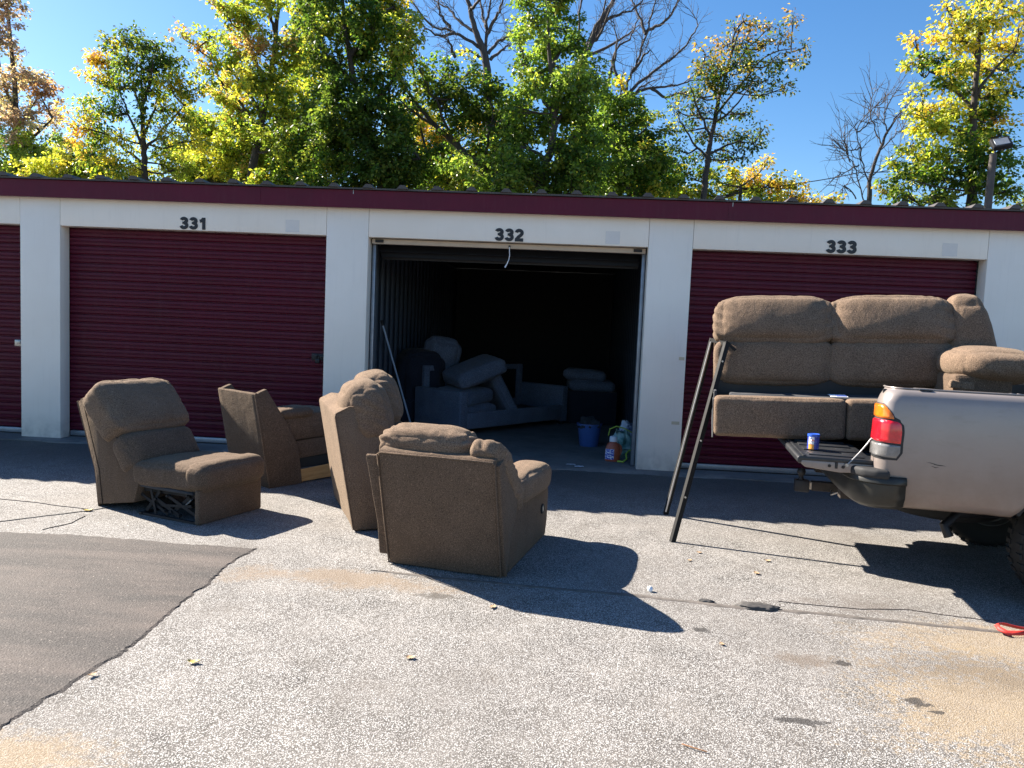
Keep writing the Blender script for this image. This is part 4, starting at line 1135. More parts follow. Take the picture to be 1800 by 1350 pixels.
for y in (0, 2):
    win([(2.34, 1.34), (2.44, 1.72), (2.72, 1.74), (2.72, 1.34)], y); win([(2.80, 1.34), (2.80, 1.74), (3.42, 1.72), (3.86, 1.34)], y)
bm = BM(); bm.faces.new([bm.verts.new(v) for v in ((2.118, 0.30, 1.38), (2.118, TW - 0.30, 1.38), (2.252, TW - 0.34, 1.72), (2.252, 0.34, 1.72))]); obj('rear_window', bm, M['glass'], cb_)
bm = BM(); bm.faces.new([bm.verts.new(v) for v in ((4.02, 0.24, 1.335), (4.02, TW - 0.24, 1.335), (3.575, TW - 0.32, 1.727), (3.575, 0.32, 1.727))]); w_ = obj('windscreen', bm, M['glass'], cb_); w_.location = (0.012, 0, 0.006)
for y in (0.28, TW - 0.28): obj('headlight', box((5.235, y, 0.92), (0.05, 0.34, 0.16), 0.02, 2), M['clear'], cb_, 40)
obj('front_bumper', box((5.30, TW / 2, 0.58), (0.14, TW - 0.04, 0.20), 0.03, 2), M['bumper'], tk, 40)

# ------------------------------------------------------------------ nut can on the tailgate
c, s = math.cos(TH), math.sin(TH)
def tworld(x, y, z): return Vector((1.97 + x * c - y * s, -3.70 + x * s + y * c, z))
p = tworld(-0.342, 0.375, 0.8245)
can = empty('tin_can', 'small blue tin can with an orange and white label standing on the black tailgate', 'tin can', p, 0.4)
def mk_can():
    g = N('can_label_print'); cc_ = g.coord('Object')
    sp = g.node('ShaderNodeSeparateXYZ', {'Vector': cc_})
    ang = g.math('ARCTAN2', sp.outputs['Y'], sp.outputs['X'])
    # printed label: white panel with red and orange patches on the left half of the front
    d1 = g.math('ABSOLUTE', g.math('ADD', ang, 2.75))
    white = g.math('LESS_THAN', d1, 0.62)
    nz = g.noise(g.node('ShaderNodeMapping', {'Vector': cc_, 'Scale': (1, 1, 1.4)}).outputs[0], 55, 2)
    col = g.mix((0.030, 0.050, 0.30), (0.09, 0.13, 0.40), g.ramp(g.noise(cc_, 80, 2), [(0.52, 0.0), (0.60, 1.0)], 'CONSTANT'))
    lab = g.ramp(nz, [(0.0, (0.75, 0.05, 0.03)), (0.40, (0.85, 0.83, 0.80)), (0.62, (0.04, 0.06, 0.3))], 'CONSTANT')
    lab = g.mix(lab, (0.85, 0.36, 0.06), g.math('LESS_THAN', sp.outputs['Z'], 0.034))
    col = g.mix(col, lab, white)
    return g.bsdf(col, 0.3, 0.0)
M['can'] = mk_can(); M['lid_blue'] = simple('blue_plastic_lid', (0.03, 0.10, 0.48), 0.3)
obj('can_body', lathe([(0, 0.0), (0.036, 0.0), (0.037, 0.003), (0.0365, 0.006), (0.0365, 0.088), (0, 0.088)], 28), M['can'], can, 40)
obj('lid', lathe([(0.0365, 0.082), (0.0385, 0.083), (0.0385, 0.098), (0.0365, 0.100), (0.033, 0.097), (0, 0.097)], 28), M['lid_blue'], can, 40)
LPX, LPZ = 9.53, 5.85
WIRE = [(6.0, 22.0, 7.1), (10.99, 22.0, 7.83), (16.5, 20.0, 8.75)]

# ------------------------------------------------------------------ things inside the open unit
WF = M['white_fabric']
couch = empty('couch', 'pale couch frame with bare back posts, heaped with cushions, inside the open unit', 'sofa', (-1.27, 1.66, 0.030), math.atan2(0.8, 0.6))
obj('arm', soft(box((0.075, 0.46, 0.325), (0.15, 0.90, 0.55), 0.02, 3), 0.004, 6, 1, 2), WF, couch, 50)
obj('arm', soft(box((2.33, 0.46, 0.325), (0.15, 0.90, 0.55), 0.02, 3), 0.004, 6, 2, 2), WF, couch, 50)
obj('front_rail', soft(box((1.20, 0.035, 0.20), (2.10, 0.07, 0.22), 0.012, 2), 0.003, 6, 3, 2), WF, couch, 50)
obj('deck', box((1.20, 0.45, 0.22), (2.10, 0.80, 0.03)), M['black'], couch)
bkf = BM()
for x in (0.17, 0.60, 1.30, 2.22): add_box(bkf, (x, 0.87, 0.50), (0.10, 0.06, 0.76), 0.006, 2)
add_box(bkf, (1.20, 0.875, 0.855), (2.15, 0.05, 0.075), 0.006, 2)
add_box(bkf, (1.20, 0.875, 0.30), (2.15, 0.05, 0.10), 0.006, 2)
obj('back_rack', bkf, WF, couch, 40)
for x in (0.08, 2.32):
    for y in (0.06, 0.84): obj('foot', box((x, y, 0.025), (0.06, 0.06, 0.05), 0.006), M['black'], couch)
cm, sm = math.cos(math.atan2(0.8, 0.6)), math.sin(math.atan2(0.8, 0.6))
def cw(x, y, z): return (-1.27 + x * cm - y * sm, 1.66 + x * sm + y * cm, 0.03 + z)
def loose(d, at, rot, label, seed, name='loose_cushion', mat=None, **kw):
    a = dict(n=14, r=0.06, bulge=(0.015, 0.015, 0.03), wr=0.007, wsc=5, seed=seed); a.update(kw)
    o = obj(name, cushion(d, None, **a), mat or WF, None, 'all')
    o.location = at; o.rotation_euler = rot
    tag(o, label, 'cushion', 'pale cushions heaped on the couch frame' if name == 'loose_cushion' else None)
    return o
ca = math.atan2(0.8, 0.6)
loose((0.64, 0.62, 0.15), cw(0.50, 0.38, 0.315), (0, 0, ca), 'pale seat cushion lying lowest on the couch frame, against the arm', 1.0)
loose((0.68, 0.62, 0.19), cw(0.47, 0.42, 0.50), (0.05, -0.06, ca + 0.2), 'pale cushion in the middle of the heap on the couch frame', 2.0)
loose((0.17, 0.60, 0.86), cw(1.08, 0.40, 0.56), (0.0, -0.58, ca - 0.25), 'pale cushion leaning steeply on its edge against the heap on the couch', 3.0)
loose((0.76, 0.60, 0.20), cw(0.62, 0.36, 0.84), (0.10, -0.36, ca - 0.35), 'large pale cushion tilted on top of the heap on the couch', 4.0)
pw = loose((0.50, 0.28, 0.44), (-1.72, 2.75, 1.09), (0.2, 0.15, 0.3), 'round-ended pale pillow perched high behind the couch', 5.0, 'pillow', None, r=0.13, bulge=(0.03, 0.05, 0.03), wr=0.012)
tag(pw, None, 'pillow')
bagd = cushion((0.62, 0.50, 0.85), None, 18, 0.14, (0.05, 0.05, 0.06), 0.03, 4, 6.0)
o = obj('duffel_bag', bagd, M['dark_cloth'], None, 'all'); o.location = (-2.0, 2.60, 0.66); o.rotation_euler = (0, 0.05, 0.4)
tag(o, 'big dark stuffed bag with a zigzag band standing by the ribbed metal wall', 'bag')
zz = BM()
for j in range(11):
    a = Vector((-0.30 + j * 0.056, -0.305, -0.26 + (0.022 if j % 2 else -0.022))); b = Vector((-0.30 + (j + 1) * 0.056, -0.305, -0.26 + (-0.022 if j % 2 else 0.022)))
    add_tube(zz, [a, b], 0.006, 5)
obj('zigzag_trim', zz, M['dust_cover'], o)
crate = obj('low_box', box((0, 0, 0), (0.62, 0.55, 0.42), 0.02, 2), M['dark_cloth'], None, 40); crate.location = (-2.0, 2.60, 0.242); crate.rotation_euler = (0, 0, 0.4)
tag(crate, 'low dark box under the stuffed bag by the metal wall', 'box')
bx = obj('storage_box', box((0, 0, 0), (0.95, 0.60, 0.52), 0.02, 2), M['dark_cloth'], None, 40); bx.location = (0.46, 4.0, 0.292)
tag(bx, 'dark storage box at the back right of the unit, under two pale cushions', 'box')
c5 = loose((0.72, 0.5, 0.16), (0.52, 3.98, 0.635), (0.03, 0.02, 0.1), 'lower of two pale cushions on the dark box at the right', 7.0)
c6 = loose((0.66, 0.5, 0.15), (0.42, 3.98, 0.790), (-0.03, 0.05, -0.05), 'upper of two pale cushions on the dark box at the right', 8.0)
for c in (c5, c6): c['group'] = 'pale cushions stacked on the dark box'
# leaning pole
pb, pt = Vector((-1.98, 2.05, 0.035)), Vector((-2.30, 1.40, 1.512))
bp_ = empty('push_pole', 'thin pale metal pole leaning on the ribbed wall inside the open unit', 'pole', pb)
obj('shaft', tube([(0, 0, 0), pt - pb], 0.0125, 10), simple('pale_blue_enamel', (0.50, 0.60, 0.72), 0.4), bp_, 60)
obj('grip', tube([(pt - pb) * 0.97, (pt - pb) * 1.01], 0.017, 10), M['rubber'], bp_, 60)
# bucket
bk_ = empty('bucket', 'blue plastic bucket filled with crumpled grey rag on the unit floor', 'bucket', (0.43, 1.50, 0.031))
M['blue_plastic'] = simple('blue_plastic', (0.06, 0.13, 0.36), 0.35)
obj('body', lathe([(0, 0.0), (0.115, 0.0), (0.120, 0.01), (0.155, 0.275), (0.166, 0.278), (0.166, 0.292), (0.152, 0.292), (0.118, 0.02), (0, 0.02)], 32), M['blue_plastic'], bk_, 40)
obj('handle', tube([(0.16 * math.cos(a), 0.10 * math.sin(a) * 0.6, 0.27 - 0.05 * math.sin(a)) for a in np.linspace(0, math.pi, 12)], 0.004, 6), M['steel'], bk_, 60)
rg_ = BM(); bmesh.ops.create_icosphere(rg_, subdivisions=4, radius=0.135)
for v in rg_.verts:
    k = 1 + 0.45 * fbm(v.co, 11, 2, 4); v.co = Vector((v.co.x * k, v.co.y * k, v.co.z * k * 0.9))
o = obj('rag', rg_, M['dust_cover'], None, 40); o.location = (0.43, 1.50, 0.285); tag(o, 'crumpled grey rag stuffed in the top of the blue bucket', 'rag')
# detergent bottle
bt = empty('detergent_bottle', 'orange detergent bottle with white cap and blue label at the edge of the slab', 'bottle', (0.665, 0.44, 0.031), 0.15)
M['orange_plastic'] = simple('orange_plastic', (0.44, 0.11, 0.055), 0.3)
sh = lathe([(0, 0.0), (0.078, 0.0), (0.088, 0.015), (0.090, 0.10), (0.082, 0.165), (0.060, 0.205), (0.036, 0.222), (0.032, 0.238), (0, 0.238)], 28)
for v in sh.verts: v.co.y *= 0.62
obj('body', sh, M['orange_plastic'], bt, 50)
obj('cap', lathe([(0.036, 0.226), (0.044, 0.228), (0.042, 0.282), (0.036, 0.288), (0, 0.288)], 20), M['paper'], bt, 40)
obj('handle', tube([(0.055, 0, 0.198), (0.092, 0, 0.170), (0.098, 0, 0.115), (0.085, 0, 0.075)], [0.014, 0.013, 0.013, 0.015], 10), M['orange_plastic'], bt, 60)
lbs = BM(); rows = []
for z in (0.025, 0.05, 0.075, 0.10, 0.125, 0.145):
    rr_ = 0.0905 if z < 0.11 else 0.0905 - (z - 0.11) * 0.13
    rows.append([lbs.verts.new((rr_ * math.cos(a), rr_ * 0.62 * math.sin(a) - 0.001, z)) for a in np.linspace(math.radians(190), math.radians(272), 10)])
for a, b in zip(rows[:-1], rows[1:]):
    for i in range(9): lbs.faces.new((a[i], a[i + 1], b[i + 1], b[i]))
gl = N('detergent_label'); cc_ = gl.coord('Object')
M['det_label'] = gl.bsdf(gl.ramp(gl.noise(gl.coord('Object', (1, 1, 1.6)), 46, 2), [(0.0, (0.05, 0.10, 0.50)), (0.50, (0.75, 0.78, 0.85))], 'CONSTANT'), 0.4)
obj('label', lbs, M['det_label'], bt, 50)
# shopping bags
def crumple(w, d, h, seed, m, name, label, at, rz, alpha=None):
    bm = BM(); rows = []
    nz, na = 16, 36
    for i in range(nz + 1):
        t = i / nz
        row = []
        for k in range(na):
            a = 2 * PI * k / na
            rr_ = (0.78 + 0.35 * math.sin(PI * min(1, t * 1.15)) - 0.25 * t) * (1 + 0.30 * fbm((math.cos(a), math.sin(a), t * 1.5), 2.4, seed, 4))
            row.append(bm.verts.new((math.cos(a) * w / 2 * rr_, math.sin(a) * d / 2 * rr_, h * t * (1 + 0.16 * fbm((math.cos(a), math.sin(a), 0), 2.0, seed + 4, 3) * t))))
        rows.append(row)
    for a, b in zip(rows[:-1], rows[1:]):
        for k in range(na): bm.faces.new((a[k], a[(k + 1) % na], b[(k + 1) % na], b[k]))
    bm.faces.new(rows[0])
    o = obj(name, bm, m, None, 35); o.location = at; o.rotation_euler = (0, 0, rz); tag(o, label, 'bag'); return o
def bagmat(name, c1, c2, sc):
    g = N(name); c = g.coord('Object')
    return g.bsdf(g.ramp(g.noise(c, sc, 3, 0.6), [(0.40, c1), (0.58, c2)]), 0.35, 0.0, g.bump(g.noise(c, 22, 4, 0.7, 1.0), 0.8, 0.02))
b1 = crumple(0.34, 0.26, 0.30, 3.0, bagmat('teal_plastic_bag', (0.10, 0.24, 0.20), (0.36, 0.50, 0.46), 7), 'shopping_bag', 'crumpled green translucent shopping bag behind the orange bottle', (0.80, 0.78, 0.031), 0.4)
b2 = crumple(0.40, 0.28, 0.36, 7.0, bagmat('printed_white_bag', (0.04, 0.05, 0.12), (0.66, 0.70, 0.78), 9), 'shopping_bag', 'white and navy printed shopping bag by the right wall of the open unit', (0.93, 1.18, 0.031), 0.1)
M['lime'] = simple('lime_webbing', (0.42, 0.55, 0.06), 0.5)
obj('bag_handle', tube([(-0.20, -0.02, 0.26), (-0.19, -0.03, 0.34), (-0.12, -0.06, 0.375), (-0.02, -0.08, 0.35), (0.08, -0.08, 0.30)], 0.008, 6), M['lime'], b1, 60)
st = obj('lime_strap', tube([(-0.08, -0.09, 0.010), (-0.02, -0.12, 0.012), (0.025, -0.06, 0.035), (0.02, 0.0, 0.085), (0.06, 0.03, 0.125), (0.12, 0.03, 0.125)], 0.011, 6), M['lime'], None, 60)
st.location = (0.80, 0.46, 0.032); tag(st, 'lime green strap trailing on the slab beside the pillar', 'strap')
for i, (x, y, w, h, rz, lab) in enumerate(((0.27, -0.04, 0.10, 0.05, 0.2, 'flat white paper scrap on the slab edge of the open unit, the bigger one'), (0.18, 0.05, 0.11, 0.015, 0.1, 'thin white paper strip lying just inside the slab edge'))):
    bm = BM(); bmesh.ops.create_grid(bm, x_segments=6, y_segments=4, size=0.5)
    for v in bm.verts: v.co = Vector((v.co.x * w, v.co.y * h, 0.004 + 0.008 * abs(fbm(v.co, 3, i))))
    o = obj('paper_scrap', bm, M['paper'], None, 60); o.location = (x, y, 0.031 if y > 0 else 0.030); o.rotation_euler = (0, 0, rz); tag(o, lab, 'paper')

# ------------------------------------------------------------------ small things on the asphalt
bm = BM(); bmesh.ops.create_icosphere(bm, subdivisions=3, radius=0.017)
for v in bm.verts: v.co *= 1 + 0.3 * fbm(v.co, 30, 1)
o = obj('paper_ball', bm, M['paper'], None, 40); o.location = (0.605, -3.87, 0.015); tag(o, 'tiny crumpled white paper ball on the asphalt past the recliner shadow', 'paper')
M['red_web'] = simple('red_webbing', (0.55, 0.035, 0.025), 0.6, bump=0.3, bsc=150)
bm = BM()
pts = [(0.30, 0.02, 0.012), (0.16, 0.015, 0.014), (0.06, 0.03, 0.02), (-0.01, 0.05, 0.028), (-0.055, 0.03, 0.030), (-0.06, -0.01, 0.022), (-0.03, -0.04, 0.012), (0.03, -0.03, 0.010), (0.10, -0.005, 0.008)]
prev = None
for i, p in enumerate(pts):
    p = Vector(p); d = (Vector(pts[min(i + 1, len(pts) - 1)]) - Vector(pts[max(i - 1, 0)])).normalized()
    w = (Vector((0, 0, 1)) * 0.7 + Vector((-d.y, d.x, 0)) * 0.7).normalized() * 0.013
    q = (bm.verts.new(p - w + Vector((0, 0, 0.006))), bm.verts.new(p + w + Vector((0, 0, 0.006))))
    if prev: bm.faces.new((prev[0], q[0], q[1], prev[1]))
    prev = q
o = obj('red_strap', bm, M['red_web'], None, 'all'); o.location = (2.50, -4.19, 0.004); so = o.modifiers.new('s', 'SOLIDIFY'); so.thickness = 0.003
tag(o, 'looped red webbing strap on the ground in front of the truck wheel', 'strap')
def leaf_bm(L, W, curl, seed):
    bm = BM(); n = 7; rows = []
    for i in range(n + 1):
        t = i / n; w = W / 2 * math.sin(math.pi * (0.06 + 0.90 * t)) * (1 + 0.35 * math.sin(t * 17 + seed))
        z = curl * (t - 0.5) ** 2 * 3
        rows.append([bm.verts.new(((t - 0.5) * L, -w, z + curl * 0.5)), bm.verts.new(((t - 0.5) * L, 0, z)), bm.verts.new(((t - 0.5) * L, w, z + curl * 0.45))])
    for a, b in zip(rows[:-1], rows[1:]):
        for k in range(2): bm.faces.new((a[k], a[k + 1], b[k + 1], b[k]))
    return bm
M['leaf_y'] = simple('fallen_yellow_leaf', (0.50, 0.38, 0.10), 0.6); M['leaf_t'] = simple('fallen_tan_leaf', (0.42, 0.28, 0.16), 0.7)
for x, y, L, m, rz, lab in ((-3.52, -2.86, 0.075, 'leaf_y', 0.3, 'bright yellow fallen leaf against the bottom of the armless recliner'), (-1.55, -5.20, 0.055, 'leaf_y', 0.1, 'yellow fallen leaf on the open asphalt right of the dark patch edge'), (-1.90, -5.38, 0.045, 'leaf_t', 1.2, 'tan fallen leaf right at the edge of the dark asphalt patch')):
    o = obj('fallen_leaf', leaf_bm(L, L * 0.55, 0.010, x), M[m], None, 'all'); o.location = (x, y, 0.006); o.rotation_euler = (0, 0, rz); tag(o, lab, 'leaf')
lf0 = None
for i, (x, y) in enumerate(((-0.62, -5.0), (1.35, -3.4), (0.95, -3.2), (1.05, -3.0), (-0.3, -4.3), (1.5, -3.1), (0.88, -4.6))):
    if lf0 is None: lf0 = o = obj('fallen_leaf', leaf_bm(0.04, 0.026, 0.006, 2.0), M['leaf_t'], None, 'all')
    else: o = share('fallen_leaf', lf0, None)
    o.location = (x, y, 0.005); o.rotation_euler = (0, 0, i * 1.9); o.scale = [0.8 + 0.5 * random.random()] * 3
    tag(o, 'small curled tan leaf lying on the sunlit open asphalt', 'leaf', 'small tan leaves scattered on the open asphalt')
o = obj('twig', tube([(-0.045, 0.01, 0), (0, -0.003, 0.004), (0.05, 0.0, 0.0)], 0.0028, 6), simple('dry_twig', (0.30, 0.15, 0.07), 0.8), None, 60)
o.location = (0.57, -5.60, 0.005); o.rotation_euler = (0, 0, -0.35); tag(o, 'thin brown twig on the asphalt at the bottom of the view', 'twig')

# ------------------------------------------------------------------ lamp pole and wire behind the building
lp = empty('lamp_pole', 'dark wooden pole with a floodlight on top behind the roof at the right', 'lamp post', (LPX, 10.0, 0.0))
wp = simple('weathered_pole', (0.10, 0.085, 0.075), 0.9, 0, 0.3, 5, 0.3, 30)
obj('pole', tube([(0, 0, 0), (0.02, 0, 4.0), (0.04, 0, LPZ)], [0.095, 0.085, 0.075], 14), wp, lp, 60)
obj('bracket', tube([(0.04, -0.05, LPZ - 0.05), (0.05, -0.05, LPZ + 0.18), (0.10, -0.06, LPZ + 0.21)], 0.022, 8), M['dark_metal'], lp, 60)
fl = obj('floodlight', box((0.15, -0.08, LPZ + 0.22), (0.40, 0.13, 0.32), 0.03, 2, rot=RX(-0.75) @ RZ(-0.25)), M['dark_metal'], lp, 40)
obj('lens', box((0.15, -0.08, LPZ + 0.22), (0.30, 0.14, 0.23), 0.01, 1, rot=RX(-0.75) @ RZ(-0.25)), M['galv'], fl, 40)
wr = BM()
wp_ = [Vector(p) for p in WIRE]
for a, b, sag in ((wp_[0], wp_[1], 0.15), (wp_[1], wp_[2], 0.3)):
    add_tube(wr, [a.lerp(b, t) - Vector((0, 0, sag * 4 * t * (1 - t))) for t in np.linspace(0, 1, 14)], 0.018, 5)
o = obj('overhead_wire', wr, M['black'], None); tag(o, 'thin dark overhead wire strung across the sky between the trees at right', 'wire')

